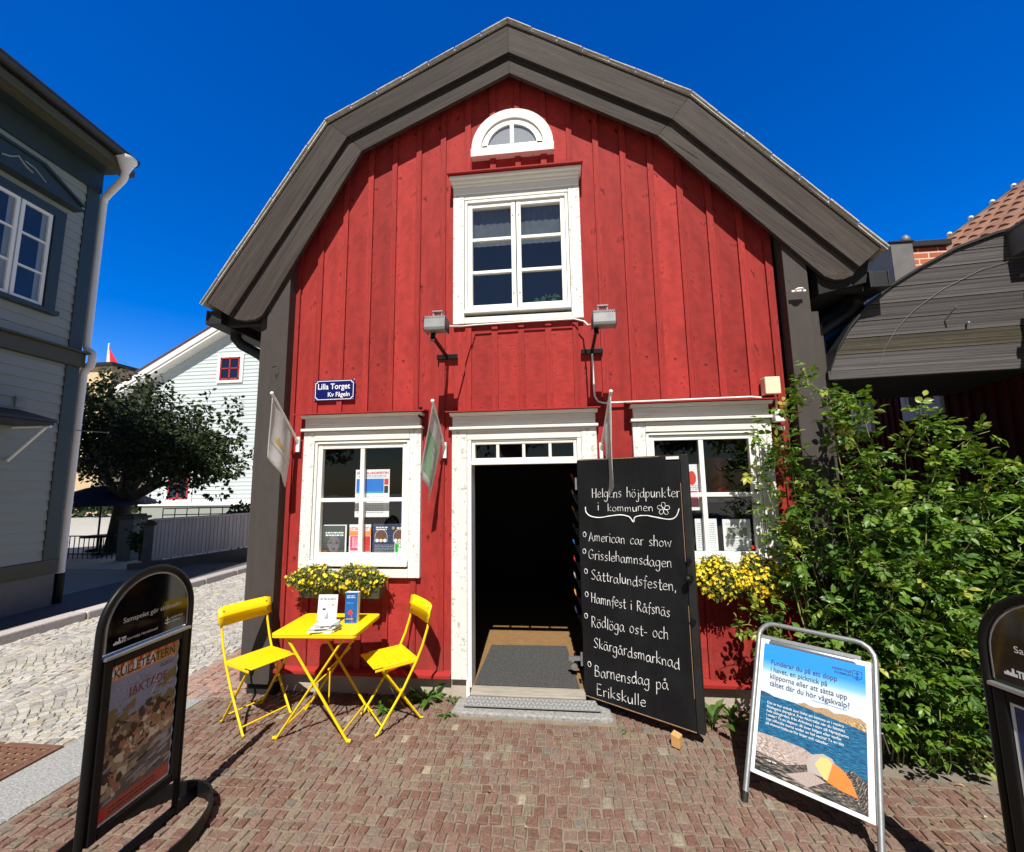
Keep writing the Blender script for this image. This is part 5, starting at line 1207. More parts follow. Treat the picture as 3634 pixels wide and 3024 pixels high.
S.text(L('ink'), 'NORRTÄLJE', q1-.150, r1-.052, .0150, .0016, width=.088, bold=.02); S.text(L('ink'), 'KOMMUN', q1-.138, r1-.071, .0150, .0016, width=.076, bold=.02)
bk = L('ink'); sx, sz = q1-.036, r1-.058
bk.tube([S.P(sx+a, sz+c, .0016) for a, c in ((-.020, .022), (.020, .022), (.020, -.012), (.0, -.024), (-.020, -.012))], .0014, 4, closed=True)
S.quad(bk, sx-.002, sx+.002, sz-.018, sz+.018, .0018); S.quad(bk, sx-.010, sx+.010, sz+.007, sz+.0105, .0020); S.poly(bk, [(sx-.014, sz-.004), (sx-.002, sz-.016), (sx+.002, sz-.016), (sx+.014, sz-.004), (sx, sz-.011)], .0022)
S.text(L('paper'), 'Läs mer', q0+.062, r0+.060, .013, .0020, width=.045, bold=.02)
for m, mb in layers.items(): mb.build('poster_print', m, bd)
wd = MB(); wd.prism([(.70, 3.20, .006), (.745, 3.165, .006), (.745, 3.165, .075), (.70, 3.20, .085)], (.035, .05, 0)); o = wd.build('door_wedge', 'wedge', bevel=.003); tag(o, 'raw pine wedge holding the chalkboard door open from below', 'wedge')
# drain grate
G = thing('drain_grate', 'rusty square iron drain grate in the street at the lower left', 'grate', (-3.8, 2.5, 0))
b = MB(); b.box(-4.12, -3.47, 2.83, 2.87, -.02, .006); b.box(-4.12, -3.47, 2.16, 2.20, -.02, .006); b.box(-3.51, -3.47, 2.201, 2.829, -.02, .006); b.box(-4.12, -4.08, 2.201, 2.829, -.02, .006); b.build('frame', 'rust', G, bevel=.003)
b = MB()
for i in range(12): b.box(-4.075, -3.515, 2.215+i*.0515, 2.24+i*.0515, -.02, .003)
for i in range(9): b.box(-4.06+i*.064, -4.035+i*.064, 2.206, 2.826, -.02, .0015)
b.build('bars', 'rust', G)
b = MB(); b.box(-4.08, -3.51, 2.2, 2.83, -.03, -.022); b.build('pit', mat('silted_pit', (.33, .24, .15), .9, .3), G)

# ------------------------------------------------------------------ weeds and rose bush
def weed(label, x, y, n, L, up):
    b = MB()
    for k in range(n):
        a = random.uniform(0, 6.283); e = random.uniform(.25, 1.1)*up
        d = Vector((math.cos(a), math.sin(a), e)); q = L*random.uniform(.5, 1.1); c = Vector((x+random.gauss(0, .014), y+random.gauss(0, .014), .006))
        m = c+d.normalized()*q*.55; b.tube([c, m], .0025, 4); leaf(b, m-d*.01, d+Vector((0, 0, -.5)), Vector((0, 0, 1)), q*.65, q*.33, tnt(.5, .3))
    o = b.build('weed', 'weed'); tag(o, label, 'weed', 'weeds growing at the foot of the cottage')
weed('broad leaved weed under the skirting between right chair and doorway', -1.12, 3.66, 26, .16, 1.0)
weed('low weed behind the front legs of the right yellow chair', -1.44, 3.48, 26, .12, .7)
weed('small weed at the left end of the stone step', -.90, 3.66, 12, .08, .8)
weed('flat tuft of weed in the setts left of the stone step', -.90, 3.46, 13, .075, .5)
weed('upright leafy weed by the free edge of the chalkboard door', 1.05, 3.44, 16, .20, 2.2)
weed('tiny seedling in the joint below the chalkboard door', .42, 3.34, 5, .05, .6)
weed('leafy weed between the chalkboard door and the grey A-frame sign', 1.22, 3.50, 14, .16, 1.6)
b = MB()
for k in range(70):
    if k < 45: x, y = random.uniform(1.6, 3.2), random.uniform(2.5, 3.1)
    else: x, y = random.uniform(-2.6, 1.6), random.uniform(2.1, 3.35)
    leaf(b, Vector((x, y, .012)), Vector((random.gauss(0, 1), random.gauss(0, 1), .1)), Vector((0, 0, 1)), random.uniform(.012, .035), random.uniform(.007, .017), random.random())
tag(b.build('fallen_leaves', leafmat('dry_leaf', [(0, (.16, .09, .035)), (.5, (.30, .20, .08)), (.8, (.14, .17, .04)), (1, (.5, .42, .28))], .1, .8)), 'scattered dry leaves and bits on the setts', None, None, 'stuff')
RB = thing('rose_bush', 'large green rose bush with arching canes at the right corner of the cottage', 'shrub', (2.3, 3.3, 0))
cn = MB(); lf = MB()
def compound(base, d, size, tm):
    d = d.normalized(); s = d.cross(Vector((0, 0, 1))+rv(.25)).normalized(); up = s.cross(d); R_ = size
    n = random.choice((2, 2, 3)); t0 = tnt(tm, .16)
    for k in range(n):
        c = base+d*R_*(.35+.45*k/n)-Vector((0, 0, 1))*R_*.06*k
        for sg in (-1, 1): leaf(lf, c, s*sg*1.0+d*.55+rv(.12)-Vector((0, 0, .18)), up+rv(.3), R_*random.uniform(.40, .52), R_*.30, min(1, max(0, t0+random.gauss(0, .06))), .12)
    leaf(lf, base+d*R_*.80, d+rv(.1)-Vector((0, 0, .2)), up+rv(.3), R_*.55, R_*.32, t0, .12)
def cane(p0, p1, arch, r0, dens=1.0, bare=.22, tm=.45, sub=True, size=.082):
    p0 = Vector(p0); p1 = Vector(p1); n = 14; L_ = (p1-p0).length; P = []
    for i in range(n+1):
        t = i/n; q = p0.lerp(p1, t); q.z = p0.z+(p1.z-p0.z)*(1-(1-t)**1.5) if p1.z > p0.z else q.z; q += Vector((0, 0, arch*math.sin(math.pi*t)))+rv(.006); P.append(q)
    cn.tube(P, [r0*(1-.75*i/n) for i in range(n+1)], 6)
    m = max(3, int(L_*15*dens))
    for k in range(m):
        t = bare+(1-bare)*(k+random.random())/m
        i = min(n-1, int(t*n)); f = t*n-i; q = P[i].lerp(P[i+1], f); d = (P[i+1]-P[i]).normalized()
        o = d.cross(rv()).normalized(); compound(q, o+Vector((0, -.25, .15))+d*.35, size*random.uniform(.75, 1.25), tm+.25*max(0, t-.75)/.25)
    if sub:
        for k in range(int(L_*3.2)):
            t = random.uniform(.3, .95); i = int(t*n); o = (rv()+Vector((0, -.5, .4))).normalized(); cane(P[i], P[i]+o*random.uniform(.12, .28), .02, .0028, 1.3, .15, tm, False, size)
tips = [(1.80, 3.30, 2.50), (1.70, 3.38, 2.3), (1.92, 3.2, 2.25), (2.16, 3.32, 2.38), (2.02, 3.25, 2.05), (2.57, 3.3, 2.27), (2.50, 3.3, 2.05), (2.62, 3.2, 1.95), (3.0, 3.3, 2.07), (3.10, 3.3, 1.85), (2.85, 3.2, 1.9), (1.50, 3.40, 2.10), (1.46, 3.45, 1.84), (1.54, 3.45, 1.34), (1.60, 3.40, 1.22), (3.3, 3.3, 1.8), (3.45, 3.2, 1.7), (1.66, 3.4, 2.0), (1.36, 3.40, .80), (1.22, 3.42, .70), (1.35, 3.34, .62)]
for tx_, ty_, tz_ in tips:
    cane((random.uniform(1.8, 2.9) if tx_ > 1.75 else random.uniform(1.75, 2.1), random.uniform(3.35, 3.6), .0), (tx_, ty_, tz_), .10, .007, 1.05, .36, .55, True, .098)
for k in range(120):
    u_ = random.random(); x = 1.74+1.95*u_; z = random.uniform(.12, 1.0+.75*min(1, 1.5*random.random())); y = 3.26-.40*random.random()*(1-.35*z/2)-.22*u_
    if x < 1.85: z = max(z, .45); y = max(y, 3.22)
    cane((min(max(x+random.gauss(0, .25), 1.75), 3.6), random.uniform(3.15, 3.6), .0), (x, y, z), .16, .006, 1.25, .18, .42, True, .100)
for k in range(75):
    x = random.uniform(1.86, 3.5); z = random.uniform(.08, .62); y = random.uniform(2.93, 3.2)-.22*(x-1.7)/2
    cane((x+random.gauss(0, .1), y+random.uniform(.12, .3), .0), (x, y, z), .12, .004, 1.5, .08, .42, True, .098)
for k in range(55):
    x = random.uniform(2.15, 3.6); z = random.uniform(.5, 1.75); cane((x, 3.55, .0), (x+random.gauss(0, .2), random.uniform(3.35, 3.75), z), .05, .005, 1.2, .15, .30, True, .105)
cn.build('canes', 'cane', RB); o = lf.build('leaves', 'rose', RB); o['kind'] = 'stuff'
random.seed(21)

# ------------------------------------------------------------------ grey-green house on the left
LH = thing('clapboard_house', 'tall grey green clapboard house in shade at the left edge', 'house', (-7.43, 5.83, 0))
uL = Vector((.07, -.99755, 0)); nL = Vector((.99755, .07, 0)); SL = Sheet((-7.43, 5.83, 0), uL, (0, 0, 1), nL); LEN = 6.5
b = MB(); z = .75
def lapped(z0, z1, pitch):
    z = z0
    while z < z1-.02:
        h = min(pitch, z1-z); P = [(0, z), (0, z+h)]
        b.prism([SL.P(.27, z, .024), SL.P(.27, z+h, .006), SL.P(.27, z+h, -.05), SL.P(.27, z, -.05)], uL*(LEN-.27)); z += pitch
lapped(.75, 3.64, .142); lapped(3.89, 6.60, .142); SL.box(b, .12, LEN, .5, 6.95, -7.5, -.06)
lw = b.build('wall', 'siding', LH)
b = MB(); SL.box(b, .095, .285, .56, 3.64, -.12, .032); SL.box(b, .095, .285, 3.885, 6.58, -.12, .032); b.build('corner_board', 'trimgreen', LH)
b = MB(); SL.box(b, .08, LEN, .545, .745, -.1, .045); SL.box(b, .06, LEN, 3.645, 3.855, -.1, .075); SL.box(b, .02, LEN, 3.858, 3.885, -.1, .135); b.build('band_course', 'olive', LH, bevel=.006)
b = MB(); SL.box(b, .10, LEN, -.05, .54, -7.4, .015); b.build('foundation', 'concrete', LH)
b = MB(); SL.box(b, .08, LEN, 6.585, 6.94, -.1, .045); SL.box(b, .06, LEN, 6.945, 6.985, -1.0, .50); b.build('frieze', 'trimgreen', LH)
b = MB(); SL.box(b, .0, LEN, 6.90, 6.944, .30, .42); SL.box(b, .02, LEN, 6.90, 7.02, .42, .52); b.build('eave_moulding', 'olive', LH, bevel=.01)
b = MB(); b.tube([SL.P(.09, 7.10, .585), SL.P(LEN, 7.10, .585)], .075, 10); SL.box(b, .07, LEN, 7.03, 7.17, .50, .53); b.build('gutter', 'tin', LH)
b = MB(); P = [SL.P(.06, 7.03, .52), SL.P(LEN, 7.03, .52), SL.P(LEN, 10.5, -4.6), SL.P(.06, 10.5, -4.6)]; b.prism(P, (0, 0, .06)); P = [SL.P(.06, 10.5, -4.6), SL.P(LEN, 10.5, -4.6), SL.P(LEN, 7.0, -9.7), SL.P(.06, 7.0, -9.7)]; b.prism(P, (0, 0, .06)); b.prism([SL.P(.2, 6.99, .0), SL.P(.2, 10.45, -4.6), SL.P(.2, 6.99, -9.2)], uL*.1); b.build('roof', 'tin', LH)  # unseen ridge raised and gabled so its shadow falls on the tree
b = MB(); SL.box(b, .575, .722, 4.36, 5.90, .0, .085); SL.box(b, 1.90, 2.04, 4.36, 5.90, .0, .085); SL.box(b, .575, 2.04, 5.78, 5.905, .0, .087); SL.box(b, .53, 2.09, 4.30, 4.365, .0, .11)
wn = b.build('window', 'trimgreen', LH, bevel=.004)
b = MB(); P = [(.47, 6.06), (.47, 6.10), (1.02, 6.36), (1.60, 6.36), (2.15, 6.10), (2.15, 6.06)]; b.prism([SL.P(u, v, .02) for u, v in P], nL*.13); P = [(.44, 6.10), (.44, 6.13), (1.0, 6.40), (1.62, 6.40), (2.18, 6.13), (2.18, 6.10), (1.60, 6.365), (1.02, 6.365)]; b.prism([SL.P(u, v, .02) for u, v in P], nL*.17); SL.box(b, .44, 2.18, 6.02, 6.058, .02, .19); pd = b.build('pediment', 'trimgreen', wn)
b = MB(); b.tube([SL.P(u, v, .155) for u, v in ((1.12, 6.16), (1.22, 6.20), (1.30, 6.27), (1.38, 6.20), (1.48, 6.16))], .012, 6); b.tube([SL.P(u, v, .155) for u, v in ((.95, 6.14), (1.10, 6.24), (1.22, 6.26))], .009, 6); b.build('carved_scroll', 'siding', pd)
for a0, a1 in ((.735, 1.120), (1.140, 1.520), (1.54, 1.89)):
    b = MB(); c0, c1 = 4.375, 5.775; s = .042
    SL.box(b, a0, a0+s, c0, c1, .03, .066); SL.box(b, a1-s, a1, c0, c1, .03, .066); SL.box(b, a0+s, a1-s, c1-s, c1, .03, .065); SL.box(b, a0+s, a1-s, c0, c0+s, .03, .065)
    for k in (1, 2): SL.box(b, a0+s, a1-s, c0+(c1-c0)*k/3-.014, c0+(c1-c0)*k/3+.014, .034, .062)
    b.build('sash', 'white', wn)
    b = MB(); SL.quad(b, a0+s, a1-s, c0+s, c1-s, .046); b.build('pane', 'glass', wn)
    b = MB(); SL.quad(b, a0+.01, a1-.01, c0, c1, .031); b.build('dark_room', 'dark', wn)
    b = MB(); SL.quad(b, a0+s, a0+s+.07, c0+s, c1-s, .036); b.build('curtain', 'siding', wn)
b = MB(); SL.box(b, .735, .865, 2.88, 3.04, .01, .03)
for k in range(6): SL.box(b, .74, .86, 2.89+k*.025, 2.903+k*.025, .03, .042)
b.build('vent', 'lampgrey', LH)
b = MB(); SL.box(b, .80, 2.6, 2.62, 2.66, .0, .55); b.prism([SL.P(.78, 2.665, .0), SL.P(.78, 2.665, .57), SL.P(.78, 2.70, .57), SL.P(.78, 2.86, .0)], uL*1.8); aw = b.build('door_canopy', 'tin', LH)
b = MB(); b.tube([SL.P(.86, 2.60, .52), SL.P(.86, 2.15, .03)], .018, 6); b.tube([SL.P(.84, 2.605, .0), SL.P(.84, 2.605, .56)], .018, 6); b.build('brace', 'whitepl', aw)
b = MB(); px, py = -7.445, 5.84
hp = Vector((-6.83, 5.62, 6.9))
b.lathe((hp.x, hp.y, 6.80), [(.045, 0), (.05, .02), (.115, .20), (.135, .22), (.135, .27)], 14)
b.tube([(hp.x, hp.y, 6.83), (hp.x, hp.y, 6.76), (hp.x-.05, hp.y+.02, 6.715), (px+.09, py-.02, 6.62), (px+.01, py, 6.57), (px, py, 6.48), (px, py, 4.02), (px+.02, py, 3.96), (px+.11, py, 3.91), (px+.13, py, 3.85), (px+.13, py, 3.76), (px+.11, py, 3.68), (px+.02, py, 3.62), (px, py, 3.55), (px, py, .52)], .050, 12)
for z in (2.45, 1.55, .95, .54, 2.75): b.tube([(px, py, z), (px, py, z+.018)], .056, 12)
pipe = b.build('downpipe', 'whitepl', LH)
b = MB(); b.tube([(px, py, .515), (px, py, -.02)], .056, 12); b.build('iron_stand_pipe', 'black_metal', pipe)
b = MB(); b.tube([(px+.03, py-.03, 2.66), (px+.5, py+.05, 2.62)], .008, 6); b.build('rod', 'zinc', pipe)

# ------------------------------------------------------------------ street behind, left
PL, PR_ = Vector((-9.18, 8.77, 0)), Vector((-7.14, 9.26, 0)); uF = (PR_-PL).normalized(); nF = Vector((uF.y, -uF.x, 0)); SF = Sheet(PL, uF, (0, 0, 1), nF)
FN = thing('slatted_fence', 'long pale slatted fence panel on a concrete base across the lane', 'fence', (-8.2, 9.0, 0))
b = MB(); u = .20
while u < 4.2:
    zb = .165+.135*(u-.2)*.95*.98; zt_ = 1.025+.042*(u-.2); SF.box(b, u, u+.060, zb, zt_, -.015, .015, random.random()); SF.box(b, u+.060, u+.077, zb+.01, zt_-.01, -.02, -.004, .0); u += .078
b.build('slats', 'fence', FN)
b = MB(); b.prism([SF.P(.17, 1.025, -.05), SF.P(4.2, 1.195, -.05), SF.P(4.2, 1.235, -.05), SF.P(.17, 1.065, -.05)], nF*.10); b.build('top_rail', 'fence', FN)
b = MB(); b.prism([SF.P(-.3, -.05, -.12), SF.P(4.3, -.05, -.12), SF.P(4.3, .62, -.12), SF.P(.2, .13, -.12), SF.P(-.3, .10, -.12)], nF*.10); b.build('base', 'concrete', FN)
def pillar(label, c, hw_, h, m):
    T = thing('gate_pillar', label, 'pillar', c); b = MB(); b.prism([(c[0]-hw_, c[1]-hw_, -.05), (c[0]+hw_, c[1]-hw_, -.05), (c[0]+hw_, c[1]+hw_, -.05), (c[0]-hw_, c[1]+hw_, -.05)], (0, 0, h-.06)); b.build('shaft', m, T, bevel=.01)
    b = MB(); b.box(c[0]-hw_-.05, c[0]+hw_+.05, c[1]-hw_-.05, c[1]+hw_+.05, h-.108, h-.04); b.box(c[0]-hw_+.02, c[0]+hw_-.02, c[1]-hw_+.02, c[1]+hw_-.02, h-.038, h+.01); b.build('cap', 'moss', T, bevel=.012)
pillar('weathered stone pillar at the left end of the pale slatted fence', (-9.12, 8.95, 0), .13, 1.03, 'concrete'); pillar('dark mossy stone pillar beside the tree trunk', (-10.85, 10.05, 0), .20, 1.08, 'concrete')
RLG = thing('iron_railing', 'black iron railing showing above the pale slatted fence', 'railing', (-8.4, 9.6, 0)); b = MB(); A = Vector((-9.55, 9.55, 0)); B = Vector((-7.7, 9.95, 0)); m = 7
for z in (1.09, 1.24): b.tube([A+Vector((0, 0, z)), B+Vector((0, 0, z))], .013, 6)
b.build('rail', 'black_metal', RLG); b = MB()
for k in range(m+1): p = A.lerp(B, k/m); b.tube([p+Vector((0, 0, .0)), p+Vector((0, 0, 1.24))], .011, 6)
b.build('posts', 'black_metal', RLG)
LF = thing('low_iron_fence', 'low black iron fence in front of the tree trunk and parasol', 'fence', (-12.4, 9.8, 0)); b = MB(); A = Vector((-14.6, 9.75, 0)); B = Vector((-11.15, 9.85, 0))
for z in (.12, .56): b.tube([A+Vector((0, 0, z)), B+Vector((0, 0, z))], .016, 6)
for k in range(27): p = A.lerp(B, k/26); b.tube([p, p+Vector((0, 0, .56))], .011, 5)
b.build('rails', 'black_metal', LF)
UM = thing('parasol', 'navy blue parasol standing under the dark tree', 'parasol', (-12.9, 11.0, 0)); c = Vector((-12.95, 11.0, 0)); b = MB(); n = 8
prof = [(.02, 1.83), (.35, 1.76), (.75, 1.60), (1.06, 1.45), (1.20, 1.36), (1.20, 1.28)]; vs = []; 
for r, z in prof:
    for k in range(32): a = 2*math.pi*k/32; s = 1-.05*abs(math.sin(4*a)); vs.append((c.x+r*s*math.cos(a), c.y+r*s*math.sin(a), z-.02*abs(math.sin(4*a))*(r/1.2)))
b.add(vs, [(i*32+k, i*32+(k+1) % 32, (i+1)*32+(k+1) % 32, (i+1)*32+k) for i in range(5) for k in range(32)], None, .5, True); b.build('canopy', 'navy', UM); b = MB(); b.tube([(c.x, c.y, 0), (c.x, c.y, 1.84)], .024, 8); b.lathe((c.x, c.y, 0), [(.25, 0), (.25, .06), (.05, .09)], 16); b.build('pole', 'black_metal', UM)
CT2 = thing('cafe_table', 'dark round cafe table near the parasol pole', 'table', (-12.2, 10.4, 0)); b = MB(); b.lathe((-12.2, 10.45, 0), [(.001, .50), (.42, .50), (.42, .47), (.001, .47)], 20); b.build('table_top', 'black_metal', CT2); b = MB(); b.tube([(-12.2, 10.45, 0), (-12.2, 10.45, .47)], .03, 8); b.lathe((-12.2, 10.45, 0), [(.2, 0), (.2, .02), (.03, .04)], 14); b.build('leg', 'black_metal', CT2)
def blob_leaves(b, n, c, r, L, W, tm, shell=.45, seed=0, lobes=7):
    rnd = random.Random(seed); lo = [(Vector((rnd.gauss(0, 1), rnd.gauss(0, 1), rnd.gauss(0, .8))).normalized(), rnd.uniform(.15, .38)) for _ in range(lobes*3)]
    for _ in range(n):
        d = rv().normalized(); ext = 1.0
        for q, s in lo: ext += s*max(0, d.dot(q)-.80)*4.0
        ext -= .28
        t = (shell+(1-shell)*random.random()**.6); p = Vector((c[0]+d.x*r[0]*ext*t, c[1]+d.y*r[1]*ext*t, c[2]+d.z*r[2]*ext*t))
        if p.z < .06: continue
        a = (d*.5+rv(.7)+Vector((0, 0, -.3))).normalized(); s = a.cross(rv()).normalized(); q = random.uniform(.7, 1.25); ti = tnt(tm, .25)
        b.add([p, p+a*L*.5*q+s*W*q, p+a*L*q, p+a*L*.5*q-s*W*q], [(0, 1, 2), (0, 2, 3)], None, ti)
TR = thing('linden_tree', 'dark broad crowned tree against the pale house behind the fence', 'tree', (-12.0, 10.9, 0))
b = MB(); base = Vector((-12.25, 10.9, 0)); b.tube([base, base+Vector((.03, 0, .6)), base+Vector((.10, 0, 1.3)), base+Vector((.2, 0, 2.2)), base+Vector((.2, 0, 3.6))], [.27, .22, .20, .17, .07], 10)
for q in ((2.0, .1, 2.05), (2.6, -.3, 2.6), (1.2, .4, 3.4), (-1.6, .1, 2.6), (-1.0, -.6, 3.3), (.6, -.5, 3.6), (-.3, .8, 4.0)):
    p0 = base+Vector((.12, 0, 1.25+.2*random.random())); p1 = base+Vector(q); md = p0.lerp(p1, .5)+Vector((0, 0, .12)); b.tube([p0, md, p1], [.10, .07, .025], 7)
b.build('trunk', 'bark', TR)
b = MB()
blob_leaves(b, 8200, (-13.0, 11.0, 3.35), (1.65, 1.5, 1.65), .115, .040, .35, .15, 3)
blob_leaves(b, 7200, (-11.2, 10.9, 3.0), (1.5, 1.5, 1.35), .115, .040, .42, .15, 4)
blob_leaves(b, 3600, (-9.75, 10.6, 2.55), (1.05, 1.1, 1.15), .11, .038, .60, .15, 6)
for k in range(15):
    x = random.uniform(-14.0, -8.8); zt0 = 4.25-.10*abs(x+12.4)*1.2-(.45 if x > -10 else 0); p = Vector((x, 10.8+random.gauss(0, .5), zt0)); hgt = random.uniform(.4, .95)
    for j in range(46):
        t = random.random(); a = rv().normalized(); q = p+Vector((a.x*.10, a.y*.10, t*hgt)); s = a.cross(rv()).normalized(); L_ = .14; b.add([q, q+a*L_*.5+s*.045, q+a*L_, q+a*L_*.5-s*.045], [(0, 1, 2), (0, 2, 3)], None, tnt(.5, .25))
for k in range(9):
    x = random.uniform(-9.6, -8.5); q0_ = Vector((x, 10.5, random.uniform(1.6, 3.2)))
    for j in range(60): a = rv().normalized(); q = q0_+Vector((a.x*.25, a.y*.25, a.z*.22)); s = a.cross(rv()).normalized(); b.add([q, q+a*.07+s*.045, q+a*.14, q+a*.07-s*.045], [(0, 1, 2), (0, 2, 3)], None, tnt(.7, .2))
o = b.build('crown', 'treeleaf', TR)
for k_, (lx, ly, sc_, rz_, lab) in enumerate(((-16, -15, 2.0, .6, 'tall dark tree across the square mirrored in the left window'), (-2.5, -17, 2.2, 2.2, 'tall dark tree across the square mirrored in the door transom'), (10.5, -15, 2.0, 4.0, 'tall dark tree across the square mirrored in the right window'))):
    t_ = dup(TR, (lx, ly, 0), rz_, lab); t_.scale = (sc_, sc_, sc_)
def shrub(label, c, r, n, seed):
    T = thing('dark_shrub', label, 'shrub', (c[0], c[1], 0)); b = MB(); blob_leaves(b, n, c, r, .10, .035, .4, .1, seed, 5); b.build('foliage', 'hedge', T); b = MB(); b.tube([(c[0], c[1], 0), (c[0], c[1], c[2])], .03, 6); b.build('stem', 'bark', T)
shrub('round dark shrub behind the white downpipe by the low iron fence', (-13.55, 9.6, .48), (.55, .45, .42), 900, 2); shrub('small dark shrub between the two stone pillars', (-10.1, 9.6, .5), (.28, .28, .4), 420, 5); shrub('dark shrub behind the right end of the iron railing', (-8.15, 10.35, 1.0), (.3, .3, .42), 420, 9)
b = MB()
for k in range(2600):
    x = random.uniform(-46, -24.5); q = Vector((x, 23.8+random.uniform(-.4, .4), random.random()**.7*1.25)); a = rv().normalized(); s = a.cross(rv()).normalized(); b.add([q, q+a*.2+s*.13, q+a*.4, q+a*.2-s*.13], [(0, 1, 2), (0, 2, 3)], None, random.random())
o = b.build('hedge_row', 'hedge'); tag(o, 'long dark hedge beyond the bright street under the parasol', 'hedge')
# white house behind
WHS = thing('white_house', 'pale white clapboard house with red framed windows behind the tree', 'house', (-14, 20, 0))
b = MB(); z = .95
gl = lambda x: 11.45-.5588*abs(x+14.0)
while z < 11.2:
    h = .20; xl = max(-21.2, -14-(11.45-z)/.5588); xr = min(-6.8, -14+(11.45-z)/.5588)
    if xr-xl > .3:
        xl2 = max(-21.2, -14-(11.45-z-h)/.5588); xr2 = min(-6.8, -14+(11.45-z-h)/.5588)
        b.prism([(xl, 19.99, z), (xr, 19.99, z), (xr2, 20.012, z+h), (xl2, 20.012, z+h)], (0, .2, 0))
    z += h
b.box(-21.1, -6.9, 20.25, 30, 0, 7.0); b.build('wall', 'wsiding', WHS)
b = MB(); b.box(-21.35, -6.7, 19.9, 20.2, .80, .94); b.build('sill_band', 'whitepl', WHS); b = MB(); b.box(-21.2, -6.8, 19.98, 20.24, -.05, .795); b.build('foundation', 'siding', WHS)
b = MB()
for s in (-1, 1):
    P = [(-14, 11.95), (-14+s*9.0, 11.95-9.0*.5588), (-14+s*9.0, 11.60-9.0*.5588), (-14, 11.60)]; b.prism([(x, 19.45, q) for x, q in P], (0, .05, 0)); P = [(-14, 11.60), (-14+s*9.0, 11.60-9*.5588), (-14+s*9.0, 11.45-9*.5588), (-14, 11.45)]; b.prism([(x, 19.502, q) for x, q in P], (0, .50, 0))
b.build('verge_board', 'roofw', WHS)
b = MB()
for s in (-1, 1): P = [(-14, 12.02), (-14+s*9.1, 12.02-9.1*.5588), (-14+s*9.1, 11.95-9.1*.5588), (-14, 11.95)]; b.prism([(x, 19.4, q) for x, q in P], (0, 11, 0))
b.build('roof', mat('dark_red_roof', (.12, .045, .04), .8), WHS)
def hwin(x0, x1, z0, z1, yf):
    b = MB(); b.box(x0, x1, yf, yf+.05, z0, z1); w_ = b.build('window', 'whitepl', WHS); b = MB(); t_ = .16
    xa, xb, za, zb = x0+.18, x1-.18, z0+.17, z1-.15; xm = (xa+xb)/2; s = .075
    for r in ((xa, xa+s, za, zb), (xb-s, xb, za, zb), (xm-s/2, xm+s/2, za, zb), (xa, xb, za, za+s), (xa, xb, zb-s, zb), (xa, xb, (za+zb)/2-.03, (za+zb)/2+.03)): b.box(r[0], r[1], yf-.03, yf-.002, r[2], r[3])
    b.build('sash', mat('red_sash', (.40, .03, .03), .5), w_); b = MB(); b.poly([(xa, yf-.0015, za), (xb, yf-.0015, za), (xb, yf-.0015, zb), (xa, yf-.0015, zb)]); b.build('pane', mat('dark_blue_pane', (.01, .018, .05), .08), w_)
hwin(-17.55, -16.1, 7.05, 8.55, 19.93); hwin(-19.95, -18.45, .96, 2.9, 19.93)
BG = thing('beige_building', 'tall beige rendered building rising behind the tree at the left', 'building', (-36, 27, 0)); b = MB(); b.box(-46, -30.9, 26, 36, 0, 10.2); b.build('wall', 'beige', BG); b = MB(); b.box(-46.2, -30.6, 25.7, 36.2, 10.205, 10.42); b.build('roof', 'tin', BG)
for x in (-33.4, -36.6, -39.8):
    b = MB(); b.box(x-.7, x+.7, 25.95, 25.995, 5.0, 7.0); w_ = b.build('window', 'whitepl', BG); b = MB(); b.box(x-.55, x+.55, 25.92, 25.945, 5.15, 6.85); b.build('pane', 'dark', w_)
FP = thing('roof_flag', 'small red and white flag on the roof of the beige building', 'flag', (-31.35, 27.0, 10.42)); b = MB(); b.tube([(-31.6, 26.2, 10.42), (-31.6, 26.2, 11.85)], .05, 6); b.lathe((-31.6, 26.2, 11.9), [(.001, .08), (.07, 0), (.001, -.08)], 8); b.build('pole', 'whitepl', FP)
b = MB(); b.prism([(-31.52, 26.2, 11.55), (-30.75, 26.2, 10.42), (-31.35, 26.2, 10.42)], (0, .03, 0)); cl = b.build('cloth', 'flagred', FP); b = MB(); b.prism([(-31.53, 26.19, 11.5), (-31.36, 26.19, 10.42), (-31.56, 26.19, 10.42)], (0, .03, 0)); b.build('white_stripe', 'whitepl', cl)

# ------------------------------------------------------------------ gate canopy and buildings on the right
GC = thing('plank_canopy', 'dark weathered plank canopy with a curved top over the passage at the right', 'canopy', (3.5, 3.8, 2.6))
PA, PB = Vector((2.30, 3.80, 0)), Vector((3.60, 3.63, 0)); uC = (PB-PA).normalized(); nC = Vector((uC.y, -uC.x, 0)); SC = Sheet(PA, uC, (0, 0, 1), nC)
ARC = [(0, 2.615), (.018, 2.67), (.09, 2.85), (.19, 3.02), (.34, 3.20), (.53, 3.355), (.74, 3.48), (1.0, 3.61), (1.28, 3.70), (1.55, 3.75), (1.9, 3.77)]
def arcu(z):
    for (a, p), (c, q) in zip(ARC, ARC[1:]):
        if p <= z <= q: return a+(c-a)*(z-p)/(q-p)
    return ARC[-1][0]
zs = [2.665, 2.80, 2.935, 3.075, 3.215, 3.35, 3.48, 3.60, 3.69, 3.76]; END = 3.8
for k, (a, c) in enumerate(zip(zs, zs[1:])):
    b = MB(); n = 6; left = [(arcu(a+(c-a-.004)*i/n), a+(c-a-.004)*i/n) for i in range(n+1)]
    P = [SC.P(u, v, random.uniform(-.003, .003)*0) for u, v in left]+[SC.P(END-u, v, 0) for u, v in reversed(left)]
    b.prism(P, -nC*.03, None, along=uC); b.build('plank', 'moss_plank' if k == 1 and 'moss_plank' in MAT else 'grey_wood', GC, bevel=.003)
